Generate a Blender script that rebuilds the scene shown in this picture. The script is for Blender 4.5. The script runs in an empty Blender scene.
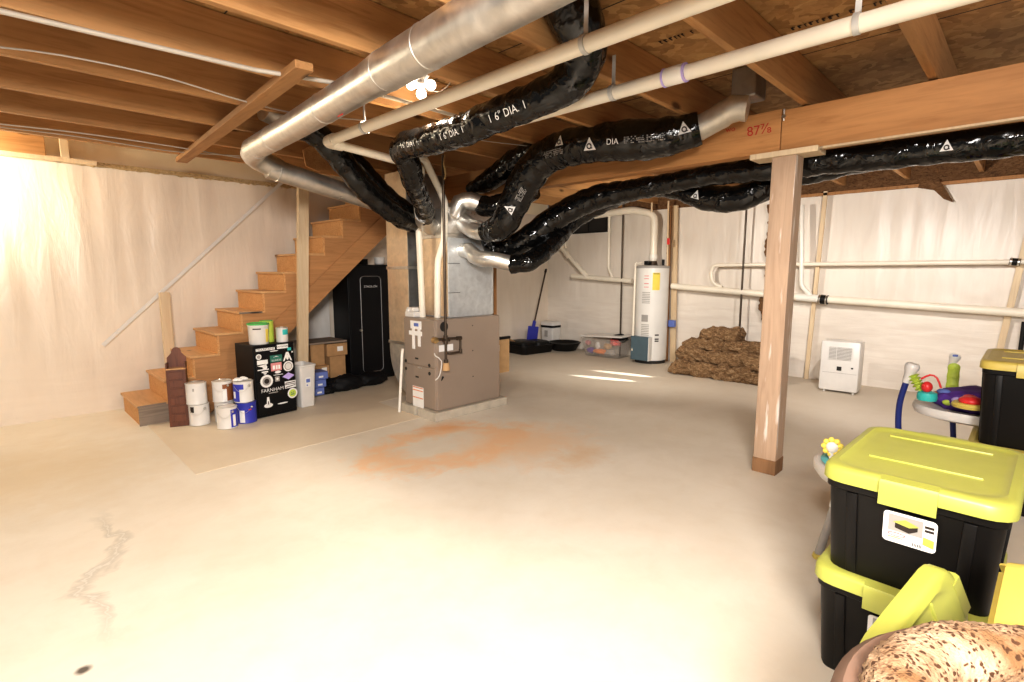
import bpy, bmesh, math, random
from mathutils import Vector, Matrix, noise
random.seed(7)
COL = bpy.context.scene.collection
PI = math.pi
def V(*a): return Vector(a)

# ------------------------------------------------------------------ camera
FPX = 522.5; CH = 1.35
yaw = math.radians(44.71); pit = math.radians(7.6)
fw = V(math.cos(yaw)*math.cos(pit), math.sin(yaw)*math.cos(pit), -math.sin(pit))
rt = V(math.sin(yaw), -math.cos(yaw), 0); up = rt.cross(fw)
cd = bpy.data.cameras.new('camera'); cam = bpy.data.objects.new('camera', cd); COL.objects.link(cam)
cd.sensor_width = 36; cd.lens = 36*FPX/1024; cd.clip_start = .02
m = Matrix((rt, up, -fw)).transposed().to_4x4(); m.translation = V(0, 0, CH)
cam.matrix_world = m; bpy.context.scene.camera = cam
CAM = V(0, 0, CH)
def P(x, y, ax, v):            # a measured picture point placed on a known wall / floor / height plane of the room
    d = fw + rt*((x-512)/FPX) - up*((y-341)/FPX)
    return CAM + d*((v-CAM[ax])/d[ax])

# ------------------------------------------------------------------ materials
def nt(name):
    m = bpy.data.materials.new(name); m.use_nodes = True
    t = m.node_tree; return m, t, t.nodes['Principled BSDF']
def setin(b, **k):
    for a, v in k.items():
        b.inputs[a.replace('_', ' ')].default_value = v
def c4(c): return (c[0], c[1], c[2], 1)
def N(t, typ, **k):
    n = t.nodes.new(typ)
    for a, v in k.items():
        if hasattr(n, a): setattr(n, a, v)
        else: n.inputs[a].default_value = v
    return n
def ramp(t, src, stops):
    r = t.nodes.new('ShaderNodeValToRGB'); e = r.color_ramp.elements
    while len(e) < len(stops): e.new(.5)
    for q, (p, c) in zip(e, stops): q.position = p; q.color = c4(c)
    t.links.new(src, r.inputs[0]); return r.outputs[0]
def coords(t, scale=(1,1,1), rnd=True):
    tc = t.nodes.new('ShaderNodeTexCoord'); mp = t.nodes.new('ShaderNodeMapping')
    mp.inputs['Scale'].default_value = scale
    if rnd:
        oi = t.nodes.new('ShaderNodeObjectInfo'); ma = N(t, 'ShaderNodeVectorMath', operation='MULTIPLY_ADD')
        ma.inputs[0].default_value = (37, 23, 51)
        t.links.new(oi.outputs['Random'], ma.inputs[1]); t.links.new(tc.outputs['Object'], ma.inputs[2])
        t.links.new(ma.outputs[0], mp.inputs[0])
    else: t.links.new(t.nodes.new('ShaderNodeNewGeometry').outputs['Position'], mp.inputs[0])
    return mp.outputs[0]
def noise_n(t, vec, scale, detail=4, dist=0, rough=.5):
    n = t.nodes.new('ShaderNodeTexNoise'); n.inputs['Scale'].default_value = scale
    n.inputs['Detail'].default_value = detail; n.inputs['Distortion'].default_value = dist
    n.inputs['Roughness'].default_value = rough
    t.links.new(vec, n.inputs['Vector']); return n.outputs['Fac']
def bump(t, b, h, strength=.3, dist=.01, prev=None):
    n = t.nodes.new('ShaderNodeBump'); n.inputs['Strength'].default_value = strength; n.inputs['Distance'].default_value = dist
    t.links.new(h, n.inputs['Height'])
    if prev: t.links.new(prev, n.inputs['Normal'])
    t.links.new(n.outputs[0], b.inputs['Normal']); return n.outputs[0]
def mixc(t, f, a, b, bt='MIX'):
    n = t.nodes.new('ShaderNodeMix'); n.data_type = 'RGBA'; n.blend_type = bt
    for i, s in ((0, f), (6, a), (7, b)):
        if hasattr(s, 'is_output') or hasattr(s, 'links'): t.links.new(s, n.inputs[i])
        elif isinstance(s, (int, float)): n.inputs[i].default_value = s
        else: n.inputs[i].default_value = c4(s)
    return n.outputs[2]
def mth(t, op, a, b=None, c=None):
    n = t.nodes.new('ShaderNodeMath'); n.operation = op
    for i, s in enumerate((a, b, c)):
        if s is None: continue
        if isinstance(s, (int, float)): n.inputs[i].default_value = s
        else: t.links.new(s, n.inputs[i])
    return n.outputs[0]
def plain(name, c, rough=.5, metal=0, var=.06, spec=.5, emit=0, bs=0, sc=12):
    m, t, b = nt(name); setin(b, Roughness=rough, Metallic=metal); b.inputs['Specular IOR Level'].default_value = spec
    f = noise_n(t, coords(t), sc, 3)
    col = ramp(t, f, [(.3, [max(0, x*(1-var)) for x in c]), (.7, [min(1, x*(1+var)) for x in c])])
    t.links.new(col, b.inputs['Base Color'])
    if emit: setin(b, Emission_Color=c4(c), Emission_Strength=emit)
    if bs: bump(t, b, noise_n(t, coords(t), sc*6, 4), bs, .003)
    return m
def wood(name, ax, base, dark, rough=.65, knots=True, dirty=0, paint=0):
    m, t, b = nt(name); setin(b, Roughness=rough)
    s = [9, 9, 9]; s[ax] = .7
    v = coords(t, s); g = noise_n(t, v, 3.0, 6, 1.2, .6)
    col = ramp(t, g, [(.25, dark), (.5, base), (.8, [min(1, x*1.18) for x in base])])
    s2 = [2.2, 2.2, 2.2]; s2[ax] = .5
    bl = noise_n(t, coords(t, s2), 1.4, 3)
    col = mixc(t, ramp(t, bl, [(.35, (.0,)*3), (.75, (.55,)*3)]), col, [x*.62 for x in base])
    if knots:
        s3 = [5, 5, 5]; s3[ax] = 2.0
        vo = t.nodes.new('ShaderNodeTexVoronoi'); vo.inputs['Scale'].default_value = 1.0
        t.links.new(coords(t, s3), vo.inputs['Vector'])
        col = mixc(t, ramp(t, vo.outputs['Distance'], [(.07, (1,)*3), (.15, (0,)*3)]), col, [x*.28 for x in dark])
    if dirty:
        col = mixc(t, ramp(t, noise_n(t, coords(t), 7, 6), [(.45, (0,)*3), (.65, (dirty,)*3)]), col, (.25, .17, .1))
    if paint:
        s4 = [26, 26, 26]; s4[ax] = 2.5
        col = mixc(t, ramp(t, noise_n(t, coords(t, s4), 1.0, 5), [(.60, (0,)*3), (.68, (paint,)*3)]), col, (.9, .86, .8))
    oi = t.nodes.new('ShaderNodeObjectInfo')
    col = mixc(t, 1.0, col, ramp(t, oi.outputs['Random'], [(0, (.80, .76, .72)), (1, (1.0, 1.0, 1.0))]), 'MULTIPLY')
    t.links.new(col, b.inputs['Base Color']); bump(t, b, g, .25, .003); return m
def osb(name, base, dark, light, scale=14):
    m, t, b = nt(name); setin(b, Roughness=.75)
    v = coords(t, (1, 1, 1)); vo = t.nodes.new('ShaderNodeTexVoronoi'); vo.inputs['Scale'].default_value = scale*1.6
    vo.inputs['Randomness'].default_value = 1
    nz = t.nodes.new('ShaderNodeTexNoise'); nz.inputs['Scale'].default_value = scale*.8; t.links.new(v, nz.inputs['Vector'])
    mx = mixc(t, .25, v, nz.outputs['Color'], 'ADD'); t.links.new(mx, vo.inputs['Vector'])
    sep = t.nodes.new('ShaderNodeSeparateColor'); t.links.new(vo.outputs['Color'], sep.inputs[0])
    f = mth(t, 'ADD', mth(t, 'MULTIPLY', sep.outputs[0], .6), mth(t, 'MULTIPLY', noise_n(t, v, scale*3, 5), .4))
    col = ramp(t, f, [(.15, dark), (.5, base), (.85, light)])
    t.links.new(col, b.inputs['Base Color']); bump(t, b, f, .3, .003); return m
M = {}
PINE = (.56, .31, .125); PINED = (.38, .175, .055)
for i, a in enumerate('xyz'): M['joist_'+a] = wood('joist_lumber_'+a, i, PINE, PINED)
M['beam'] = wood('beam_lumber', 1, (.66, .34, .13), (.50, .23, .075), .6, knots=False)
M['post'] = wood('post_lumber', 2, (.52, .37, .26), (.43, .29, .195), .55, knots=False, paint=.7)
M['postdark'] = wood('post_end', 2, (.35, .2, .1), (.22, .12, .05), .8)
M['stud'] = wood('stud_lumber', 2, (.88, .72, .50), (.78, .58, .36), .6)
M['studbrown'] = wood('brown_stud_lumber', 2, (.45, .23, .09), (.3, .14, .05), .7)
M['greywood'] = wood('grey_board', 0, (.3, .24, .19), (.2, .15, .11), .8)
M['boxwood'] = wood('red_brown_wood', 2, (.17, .05, .018), (.08, .02, .007), .45)
M['osb'] = osb('subfloor_osb', (.40, .22, .08), (.27, .14, .045), (.52, .32, .13), 9)
M['osbstair'] = osb('stair_osb', (.62, .33, .135), (.52, .25, .085), (.72, .43, .19), 34)
M['stairside'] = wood('stair_side_board', 0, (.56, .29, .12), (.44, .21, .075), .6, knots=False)
M['tread'] = wood('tread_wood', 1, (.72, .43, .2), (.6, .32, .13), .5)
M['ink'] = plain('black_print', (.03, .02, .015), .8)
M['redink'] = plain('red_marker', (.5, .03, .02), .6)
M['pvc'] = plain('cream_pvc', (.88, .82, .70), .35, var=.05, sc=5)
M['pvcwhite'] = plain('white_pvc', (.86, .83, .76), .3, var=.04)
M['cablegrey'] = plain('dull_white_cable', (.50, .45, .38), .5)
M['copper'] = plain('tan_pipe', (.72, .56, .36), .4)
M['white'] = plain('white_plastic', (.74, .72, .69), .35, var=.03)
M['bulb'] = plain('lit_bulb', (1, .93, .82), .3, emit=5)
M['rubber'] = plain('black_rubber', (.006, .006, .006), .5, spec=.3)
M['iron'] = plain('dark_iron', (.10, .075, .055), .4, metal=.7)
M['steel'] = plain('bright_steel', (.7, .68, .64), .3, metal=1)
M['black'] = plain('black_paint', (.004, .004, .005), .45, spec=.25)
M['blackplastic'] = plain('black_tote_plastic', (.0055, .0045, .004), .45, spec=.3)
M['lime'] = plain('lime_plastic', (.45, .47, .10), .38, var=.04, spec=.6)
M['yellow'] = plain('yellow_plastic', (.62, .50, .12), .4, var=.04)
M['furn'] = plain('taupe_enamel', (.36, .29, .235), .34, metal=.25, var=.03, sc=3)
M['slot'] = plain('dark_slot', (.02, .018, .016), .7)
M['pad'] = plain('grey_concrete_pad', (.50, .45, .37), .8, var=.12, bs=.3)
M['paper'] = plain('white_paper', (.85, .84, .82), .7, var=.04)
M['orangeprint'] = plain('orange_print', (.75, .25, .1), .7)
M['cardboard'] = plain('brown_cardboard', (.44, .26, .12), .8, var=.12)
M['cardtan'] = plain('tan_cardboard', (.56, .36, .18), .8, var=.08)
M['blue'] = plain('blue_print', (.04, .05, .42), .45)
M['bluebox'] = plain('soft_blue_box', (.14, .20, .52), .6)
M['brownlabel'] = plain('brown_can_label', (.28, .10, .035), .5)
M['green'] = plain('green_plastic', (.08, .42, .10), .4)
M['teal'] = plain('teal_plastic', (.05, .55, .52), .4)
M['darkgreen'] = plain('dark_green_sticker', (.03, .18, .13), .5)
M['red'] = plain('red_plastic', (.7, .04, .04), .35)
M['pinkred'] = plain('pink_sticker', (.72, .30, .30), .5)
M['purple'] = plain('purple_cloth', (.11, .04, .32), .7, var=.3, sc=20)
M['lilac'] = plain('lilac_sticker', (.55, .45, .85), .5)
M['orange'] = plain('orange_plastic', (.85, .25, .05), .4)
M['navy'] = plain('navy_tube', (.02, .035, .20), .3)
M['limesoft'] = plain('soft_green_toy', (.55, .68, .10), .5)
M['cyan'] = plain('cyan_tray', (.15, .65, .72), .4)
M['slate'] = plain('slate_blue_cover', (.09, .14, .17), .4)
M['heater'] = plain('white_enamel', (.80, .79, .76), .25, var=.03, sc=4)
M['yellowlabel'] = plain('yellow_energy_label', (.85, .68, .12), .6)
M['greyplastic'] = plain('grey_plastic', (.38, .36, .34), .5)
M['bedbrown'] = plain('brown_suede', (.22, .14, .10), .85, var=.08, sc=20)
M['brass'] = plain('brass_fitting', (.6, .42, .2), .35, metal=.8)
M['darkcloth'] = plain('black_bag', (.005, .005, .006), .6, spec=.25)

def galv(name, c, rough=.3, met=.92):
    m, t, b = nt(name); setin(b, Metallic=met, Roughness=rough)
    v = coords(t); f = noise_n(t, v, 18, 5, .5)
    t.links.new(ramp(t, f, [(.3, [x*.82 for x in c]), (.7, c)]), b.inputs['Base Color'])
    t.links.new(ramp(t, noise_n(t, v, 7, 5), [(.3, (rough*.8,)*3), (.7, (min(1, rough*1.5),)*3)]), b.inputs['Roughness'])
    return m
M['galv'] = galv('galvanized_steel', (.78, .76, .72), .33)
M['galvblue'] = galv('pale_galvanized_sheet', (.66, .69, .71), .42, .55)
M['galvtan'] = galv('galvanized_warm_reflection', (.80, .64, .46), .38, .6)  # tan base colour paints a warm reflection into the plain steel
M['galvdull'] = galv('dull_silver_sheet', (.70, .66, .58), .4, .75)
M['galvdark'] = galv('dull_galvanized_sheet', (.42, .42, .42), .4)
def flexmat():
    m, t, b = nt('black_duct_wrap'); setin(b, Roughness=.2, Base_Color=(.003, .003, .003, 1))
    b.inputs['Specular IOR Level'].default_value = .6
    v = coords(t); rn = t.nodes.new('ShaderNodeTexNoise'); rn.noise_type = 'RIDGED_MULTIFRACTAL'; rn.inputs['Scale'].default_value = 11; rn.inputs['Detail'].default_value = 4; rn.inputs['Distortion'].default_value = 1.6; t.links.new(v, rn.inputs['Vector'])
    n1 = bump(t, b, rn.outputs['Fac'], .8, .014)
    n2 = noise_n(t, v, 70, 3, 1); bump(t, b, n2, .2, .003, n1)
    t.links.new(ramp(t, noise_n(t, v, 9, 4), [(.35, (.07,)*3), (.7, (.20,)*3)]), b.inputs['Roughness']); return m
M['flex'] = flexmat()
def sheeting(name, c1, c2, horiz=False, yg=False):
    m, t, b = nt(name); setin(b, Roughness=.38 if horiz else .28); b.inputs['Specular IOR Level'].default_value = .6
    v = coords(t, (5, 5, .8), False); v2 = coords(t, (.9, .9, 7), False)
    a = noise_n(t, v, 1.6, 5, .8); h = noise_n(t, v2, 2.2, 4, .6)
    sp = t.nodes.new('ShaderNodeSeparateXYZ'); t.links.new(t.nodes.new('ShaderNodeNewGeometry').outputs['Position'], sp.inputs[0])
    mask = ramp(t, sp.outputs[2], [(.85, (1,)*3), (1.0, (0,)*3)]) if horiz else ramp(t, sp.outputs[2], [(.2, (.6,)*3), (.7, (.12,)*3)])
    f = mixc(t, mask, a, h)
    col = ramp(t, f, [(.3, c2), (.62, c1)])
    col = mixc(t, ramp(t, noise_n(t, coords(t, (1, 1, 1), False), 1.1, 3), [(.4, (0,)*3), (.75, (.35,)*3)]), col, [x*.78 for x in c2])
    t.links.new(col, b.inputs['Base Color']); n1 = bump(t, b, f, .28, .02); bump(t, b, noise_n(t, coords(t, (5, 5, 1.6), False), 2.2, 4, 1.5), .16, .012, n1)
    return m
M['sheetL'] = sheeting('wall_plastic_left', (.84, .745, .635), (.80, .70, .59))
M['sheetB'] = sheeting('wall_plastic_back', (.86, .80, .72), (.80, .73, .65), True)
M['sheetpanel'] = sheeting('milky_sheet', (.80, .78, .75), (.72, .69, .65))
M['rim'] = plain('pale_rim_board', (.95, .84, .64), .8, var=.06, sc=3)
def insul(name, a, bb, c, sc=20):
    m, t, b = nt(name); setin(b, Roughness=.95)
    v = coords(t, (1, 1, 2.2)); f = noise_n(t, v, sc, 7, 1.2, .7)
    t.links.new(ramp(t, f, [(.3, a), (.5, bb), (.72, c)]), b.inputs['Base Color']); bump(t, b, f, .9, .03); return m
M['insul'] = insul('brown_mineral_wool', (.05, .022, .008), (.27, .155, .07), (.58, .42, .25))
M['torn'] = insul('torn_brown_backing', (.05, .022, .01), (.20, .10, .04), (.3, .17, .08))
M['ragged'] = insul('ragged_paper_edge', (.25, .13, .06), (.75, .55, .28), (.95, .82, .55), 40)
def leopard():
    m, t, b = nt('leopard_plush'); setin(b, Roughness=.95)
    v = coords(t); w = t.nodes.new('ShaderNodeTexVoronoi'); w.inputs['Scale'].default_value = 75
    nz = t.nodes.new('ShaderNodeTexNoise'); nz.inputs['Scale'].default_value = 40; t.links.new(v, nz.inputs['Vector'])
    t.links.new(mixc(t, .025, v, nz.outputs['Color'], 'ADD'), w.inputs['Vector'])
    spot = ramp(t, w.outputs['Distance'], [(.27, (1,)*3), (.40, (0,)*3)])
    base = ramp(t, noise_n(t, v, 7, 4), [(.35, (.30, .165, .075)), (.6, (.60, .45, .31))])
    t.links.new(mixc(t, spot, base, (.10, .045, .02)), b.inputs['Base Color'])
    bump(t, b, noise_n(t, v, 110, 4), .8, .01); return m
M['leopard'] = leopard()
def clear():
    m, t, b = nt('clear_plastic'); setin(b, Roughness=.15, Alpha=.16, Base_Color=(.72, .66, .6, 1)); return m
M['clear'] = clear()
def concrete(name, patch=False):
    m, t, b = nt(name); setin(b, Roughness=.55); b.inputs['Specular IOR Level'].default_value = .35
    v = coords(t, (1, 1, 1), False)
    c1, c2 = ((.70, .60, .46), (.78, .69, .55)) if patch else ((.74, .675, .565), (.82, .765, .665))
    col = ramp(t, noise_n(t, v, 1.1, 6, .4, .6), [(.3, c1), (.7, c2)])
    col = mixc(t, ramp(t, noise_n(t, v, 5, 6, .3, .65), [(.45, (0,)*3), (.8, (.3,)*3)]), col, (.64, .55, .42))
    sp = t.nodes.new('ShaderNodeSeparateXYZ'); t.links.new(t.nodes.new('ShaderNodeNewGeometry').outputs['Position'], sp.inputs[0])
    X, Y = sp.outputs[0], sp.outputs[1]
    if not patch:
        big = noise_n(t, v, 3.2, 5, .5, .6); fine = noise_n(t, v, 9, 6, .5, .7)
        def blob(cx, cy, rx, ry, lo, hi, c, amt, ring=None):
            d = mth(t, 'SQRT', mth(t, 'ADD', mth(t, 'POWER', mth(t, 'DIVIDE', mth(t, 'SUBTRACT', X, cx), rx), 2), mth(t, 'POWER', mth(t, 'DIVIDE', mth(t, 'SUBTRACT', Y, cy), ry), 2)))
            d = mth(t, 'ADD', d, mth(t, 'MULTIPLY', mth(t, 'SUBTRACT', big, .5), 1.3))
            d = mth(t, 'ADD', d, mth(t, 'MULTIPLY', mth(t, 'SUBTRACT', fine, .5), .7))
            if ring: d = mth(t, 'MULTIPLY', mth(t, 'ABSOLUTE', mth(t, 'SUBTRACT', d, ring)), 2.2)
            f = ramp(t, d, [(lo, (amt,)*3), (hi, (0,)*3)])
            return mixc(t, f, col, c)
        col = blob(2.9, 2.75, .75, .55, .3, 1, (.84, .56, .33), .6)
        col = blob(2.45, 3.15, .7, .42, .1, .9, (.84, .55, .32), .8, .8)
        col = blob(2.75, 3.55, .35, .2, .2, 1, (.78, .42, .19), .75)
        col = blob(3.0, 2.25, .35, .22, .2, 1, (.72, .52, .33), .7)
        col = blob(.1, 4.6, .9, .9, .2, 1, (.68, .55, .36), .5)
        col = blob(.12, 2.18, .03, .03, .5, 1, (.05, .035, .025), .9)
        wob = mth(t, 'ADD', mth(t, 'MULTIPLY', mth(t, 'SINE', mth(t, 'MULTIPLY', Y, 6.5)), .07), mth(t, 'MULTIPLY', mth(t, 'SUBTRACT', big, .5), .5))
        dl = mth(t, 'ABSOLUTE', mth(t, 'SUBTRACT', X, mth(t, 'ADD', mth(t, 'MULTIPLY', mth(t, 'SUBTRACT', Y, 2.3), .13), mth(t, 'ADD', .2, wob))))
        wid = ramp(t, mth(t, 'ABSOLUTE', mth(t, 'SUBTRACT', Y, 2.95)), [(.4, (1,)*3), (.75, (0,)*3)])
        f = mth(t, 'MULTIPLY', ramp(t, mth(t, 'MULTIPLY', dl, 10), [(.1, (.75,)*3), (.55, (0,)*3)]), wid)
        col = mixc(t, f, col, (.55, .51, .43))
        f = mth(t, 'MULTIPLY', ramp(t, mth(t, 'MULTIPLY', dl, 10), [(.02, (.6,)*3), (.1, (0,)*3)]), wid)
        col = mixc(t, f, col, (.8, .76, .68))
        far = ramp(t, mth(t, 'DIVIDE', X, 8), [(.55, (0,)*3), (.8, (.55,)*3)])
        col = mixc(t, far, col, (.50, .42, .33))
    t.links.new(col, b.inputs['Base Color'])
    bump(t, b, noise_n(t, v, 14, 8, 0, .7), .12, .01)
    return m
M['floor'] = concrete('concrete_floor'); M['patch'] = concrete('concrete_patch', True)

# ------------------------------------------------------------------ geometry helpers
def wm(o):
    w = Matrix.Identity(4)
    while o: w = o.matrix_basis @ w; o = o.parent
    return w
def rrect(L, W, r, n=5):
    r = min(r, L/2-1e-4, W/2-1e-4); pts = []
    for cx, cy, a0 in ((L/2-r, W/2-r, 0), (-L/2+r, W/2-r, PI/2), (-L/2+r, -W/2+r, PI), (L/2-r, -W/2+r, 1.5*PI)):
        for i in range(n+1):
            a = a0+PI/2*i/n; pts.append((cx+r*math.cos(a), cy+r*math.sin(a)))
    return pts
class MB:
    def __init__(s, T=None): s.bm = bmesh.new(); s.T = T or Matrix.Identity(4)
    def _fin(s, vs):
        for v in vs: v.co = s.T @ v.co
    def box(s, x0, y0, z0, x1, y1, z1, bev=0, R=None):
        vs = [s.bm.verts.new((x, y, z)) for x in (x0, x1) for y in (y0, y1) for z in (z0, z1)]
        fs = [s.bm.faces.new([vs[i] for i in f]) for f in ((0,1,3,2), (4,6,7,5), (0,4,5,1), (2,3,7,6), (0,2,6,4), (1,5,7,3))]
        if bev:
            es = list({e for f in fs for e in f.edges})
            r = bmesh.ops.bevel(s.bm, geom=es, offset=bev, segments=2, profile=.5, affect='EDGES')
            vs = list({v for f in r['faces'] for v in f.verts} | {v for v in vs if v.is_valid})
        if R is not None:
            for v in vs: v.co = R @ v.co
        s._fin(vs); return s
    def bar(s, a, b, w, h, upv=(0,0,1), bev=0):
        a, b = Vector(a), Vector(b); t = (b-a); L = t.length; t.normalize()
        u = Vector(upv); u = (u-t*u.dot(t)).normalized(); r = t.cross(u)
        R = Matrix((t, r, u)).transposed().to_4x4(); R.translation = a
        return s.box(0, -w/2, -h/2, L, w/2, h/2, bev, R)
    def loops(s, rings, cap0=True, cap1=True, closed=True):
        rr = [[s.bm.verts.new(p) for p in r] for r in rings]
        for a, b in zip(rr, rr[1:]):
            n = len(a)
            for i in range(n if closed else n-1):
                j = (i+1) % n; s.bm.faces.new((a[i], a[j], b[j], b[i]))
        if cap0: s.bm.faces.new(list(reversed(rr[0])))
        if cap1: s.bm.faces.new(rr[-1])
        s._fin([v for r in rr for v in r]); return s
    def loft(s, secs, cx=0, cy=0, n=5, cap0=True, cap1=True):      # secs: (L, W, r, z)
        return s.loops([[(cx+x, cy+y, z) for x, y in rrect(L, W, r, n)] for L, W, r, z in secs], cap0, cap1)
    def lathe(s, prof, c=(0,0,0), axis=(0,0,1), seg=28):
        ax = Vector(axis).normalized(); u = ax.orthogonal().normalized(); w = ax.cross(u); c = Vector(c)
        return s.loops([[c+ax*z+(u*math.cos(2*PI*i/seg)+w*math.sin(2*PI*i/seg))*max(r, 1e-4) for i in range(seg)] for r, z in prof])
    def cyl(s, a, b, r, r2=None, seg=20):
        a, b = Vector(a), Vector(b); d = (b-a)
        return s.lathe([(r, 0), (r if r2 is None else r2, d.length)], a, d, seg)
    def sphere(s, c, r, sc=(1,1,1), seg=16):
        pr = [(r*math.sin(PI*i/10), -r*math.cos(PI*i/10)) for i in range(11)]
        rings = [[(c[0]+q*math.cos(2*PI*k/seg)*sc[0], c[1]+q*math.sin(2*PI*k/seg)*sc[1], c[2]+z*sc[2]) for k in range(seg)] for q, z in [(max(a, 1e-4), b) for a, b in pr]]
        return s.loops(rings)
    def tube(s, fr, seg=20, rfun=None):
        rings = []
        for c, t, u, w, L, r in fr:
            ring = []
            for k in range(seg):
                a = 2*PI*k/seg; d = u*math.cos(a)+w*math.sin(a)
                rr = r+(rfun(L, a, c+d*r) if rfun else 0)
                ring.append(c+d*rr)
            rings.append(ring)
        return s.loops(rings)
    def prism(s, pts, o, ex):         # pts: list of 3d points (planar), extruded by ex
        ex = Vector(ex); return s.loops([[Vector(p)+Vector(o) for p in pts], [Vector(p)+Vector(o)+ex for p in pts]])
    def build(s, name, mat, parent=None, smooth=True):
        bmesh.ops.recalc_face_normals(s.bm, faces=s.bm.faces)
        me = bpy.data.meshes.new(name); s.bm.to_mesh(me); s.bm.free()
        return link(name, me, mat, parent, smooth)
def link(name, me, mat, parent=None, smooth=True):
    me.materials.append(M[mat] if isinstance(mat, str) else mat)
    o = bpy.data.objects.new(name, me); COL.objects.link(o)
    if parent is not None: me.transform(wm(parent).inverted()); o.parent = parent
    else:
        xs = [v.co for v in me.vertices]
        c = V((min(v.x for v in xs)+max(v.x for v in xs))/2, (min(v.y for v in xs)+max(v.y for v in xs))/2, min(v.z for v in xs))
        me.transform(Matrix.Translation(-c)); o.location = c
    if smooth:
        for p in me.polygons: p.use_smooth = True
        me.set_sharp_from_angle(angle=math.radians(38))
    return o
def tag(o, label, cat, group=None):
    o['label'] = label; o['category'] = cat
    if group: o['group'] = group
    return o
def thing(name, label, cat, loc=(0,0,0), rz=0, group=None):
    o = bpy.data.objects.new(name, None); o.empty_display_size = .1; COL.objects.link(o)
    o.location = loc; o.rotation_euler = (0, 0, rz); return tag(o, label, cat, group)
def struct(o): o['kind'] = 'structure'; return o
def TL(loc, rz=0): return Matrix.Translation(Vector(loc)) @ Matrix.Rotation(rz, 4, 'Z')
def frames(pts, r, step=.03, ref=(0,0,1), smooth=True):
    pts = [Vector(p) for p in pts]; rs = r if isinstance(r, (list, tuple)) else [r]*len(pts)
    out = []
    if smooth:
        q = [pts[0]*2-pts[1]]+pts+[pts[-1]*2-pts[-2]]
        for i in range(1, len(q)-2):
            n = max(2, int((q[i+1]-q[i]).length/step))
            for k in range(n):
                t = k/n; a, b, c, d = q[i-1], q[i], q[i+1], q[i+2]
                p = .5*((2*b)+(c-a)*t+(2*a-5*b+4*c-d)*t*t+(-a+3*b-3*c+d)*t**3)
                out.append((p, rs[i-1]*(1-t)+rs[i]*t))
        out.append((pts[-1], rs[-1]))
    else: out = list(zip(pts, rs))
    fr = []; L = 0; u = None
    for i, (p, rr) in enumerate(out):
        a = out[max(0, i-1)][0]; b = out[min(len(out)-1, i+1)][0]; t = (b-a).normalized()
        if u is None:
            u = Vector(ref); 
            if abs(u.dot(t)) > .95: u = Vector((1,0,0))
        u = (u-t*u.dot(t)).normalized(); w = t.cross(u)
        if i: L += (p-out[i-1][0]).length
        fr.append((p, t, u, w, L, rr))
    return fr
def pipe_pts(pts, rad=.05, n=5):                                    # polyline with rounded corners
    pts = [Vector(p) for p in pts]; out = [pts[0]]
    for a, b, c in zip(pts, pts[1:], pts[2:]):
        d1 = (a-b).normalized(); d2 = (c-b).normalized(); k = min(rad, (a-b).length*.45, (c-b).length*.45)
        p0, p2 = b+d1*k, b+d2*k
        for i in range(n+1):
            t = i/n; out.append(p0*(1-t)**2+b*2*t*(1-t)+p2*t*t)
    out.append(pts[-1]); return out
def pipe(name, pts, r, mat, parent=None, rad=.05, seg=16, mb=None):
    b = mb or MB(); b.tube(frames(pipe_pts(pts, rad), r, smooth=False), seg)
    return b if mb else b.build(name, mat, parent)
def textmesh(s, size):
    cu = bpy.data.curves.new('lettering', 'FONT'); cu.body = s; cu.size = size; cu.align_x = 'CENTER'; cu.align_y = 'CENTER'
    cu.resolution_u = 3
    o = bpy.data.objects.new('lettering', cu); COL.objects.link(o)
    dg = bpy.context.evaluated_depsgraph_get(); me = bpy.data.meshes.new_from_object(o.evaluated_get(dg))
    bpy.data.objects.remove(o); bpy.data.curves.remove(cu); return me
def text(name, s, c, right, upv, size, mat, parent, bold=0, sx=1):
    me = textmesh(s, size); R = Vector(right).normalized(); U = Vector(upv).normalized(); c = Vector(c)
    for v in me.vertices: v.co = c+R*v.co.x*sx+U*v.co.y
    me.materials.clear(); return link(name, me, mat, parent, False)
def wrap(name, s, fr, L0, size, mat, parent, sgn=1, off=.006, ang0=None, shape=None):
    me = textmesh(s, size) if shape is None else shape
    def smp(L):
        for a, b in zip(fr, fr[1:]):
            if b[4] >= L: break
        t = (L-a[4])/max(1e-6, b[4]-a[4]); t = max(-.5, min(1.5, t))
        return [a[i].lerp(b[i], t) for i in range(4)]+[a[5]*(1-t)+b[5]*t]
    c, t, u, w, r = smp(L0); d = CAM-c; base = math.atan2(d.dot(w), d.dot(u)) if ang0 is None else ang0
    for v in me.vertices:
        x, y = v.co.x, v.co.y
        c, t, u, w, r = smp(L0+sgn*x)
        a = base-sgn*y/r; n = u*math.cos(a)+w*math.sin(a)
        v.co = c+n*(r+off)
    me.materials.clear(); return link(name, me, mat, parent, False)
def quads(rects):
    me = bpy.data.meshes.new('marks'); vs = []; fs = []
    for q in rects:
        k = len(vs); vs += [(a, b, 0) for a, b in q]; fs.append(tuple(range(k, k+len(q))))
    me.from_pydata(vs, [], fs); return me
def rct(x0, y0, x1, y1): return [(x0, y0), (x1, y0), (x1, y1), (x0, y1)]
def flat(name, polys, c, right, upv, mat, parent):                  # flat printed shapes on a face
    me = quads(polys); R = Vector(right).normalized(); U = Vector(upv).normalized(); c = Vector(c)
    for v in me.vertices: v.co = c+R*v.co.x+U*v.co.y
    return link(name, me, mat, parent, False)
def circ(cx, cy, r, n=20, sy=1): return [(cx+r*math.cos(2*PI*i/n), cy+r*sy*math.sin(2*PI*i/n)) for i in range(n)]
def ORD(i): return ['first','second','third','fourth','fifth','sixth','seventh','eighth','ninth','tenth'][i]

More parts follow.
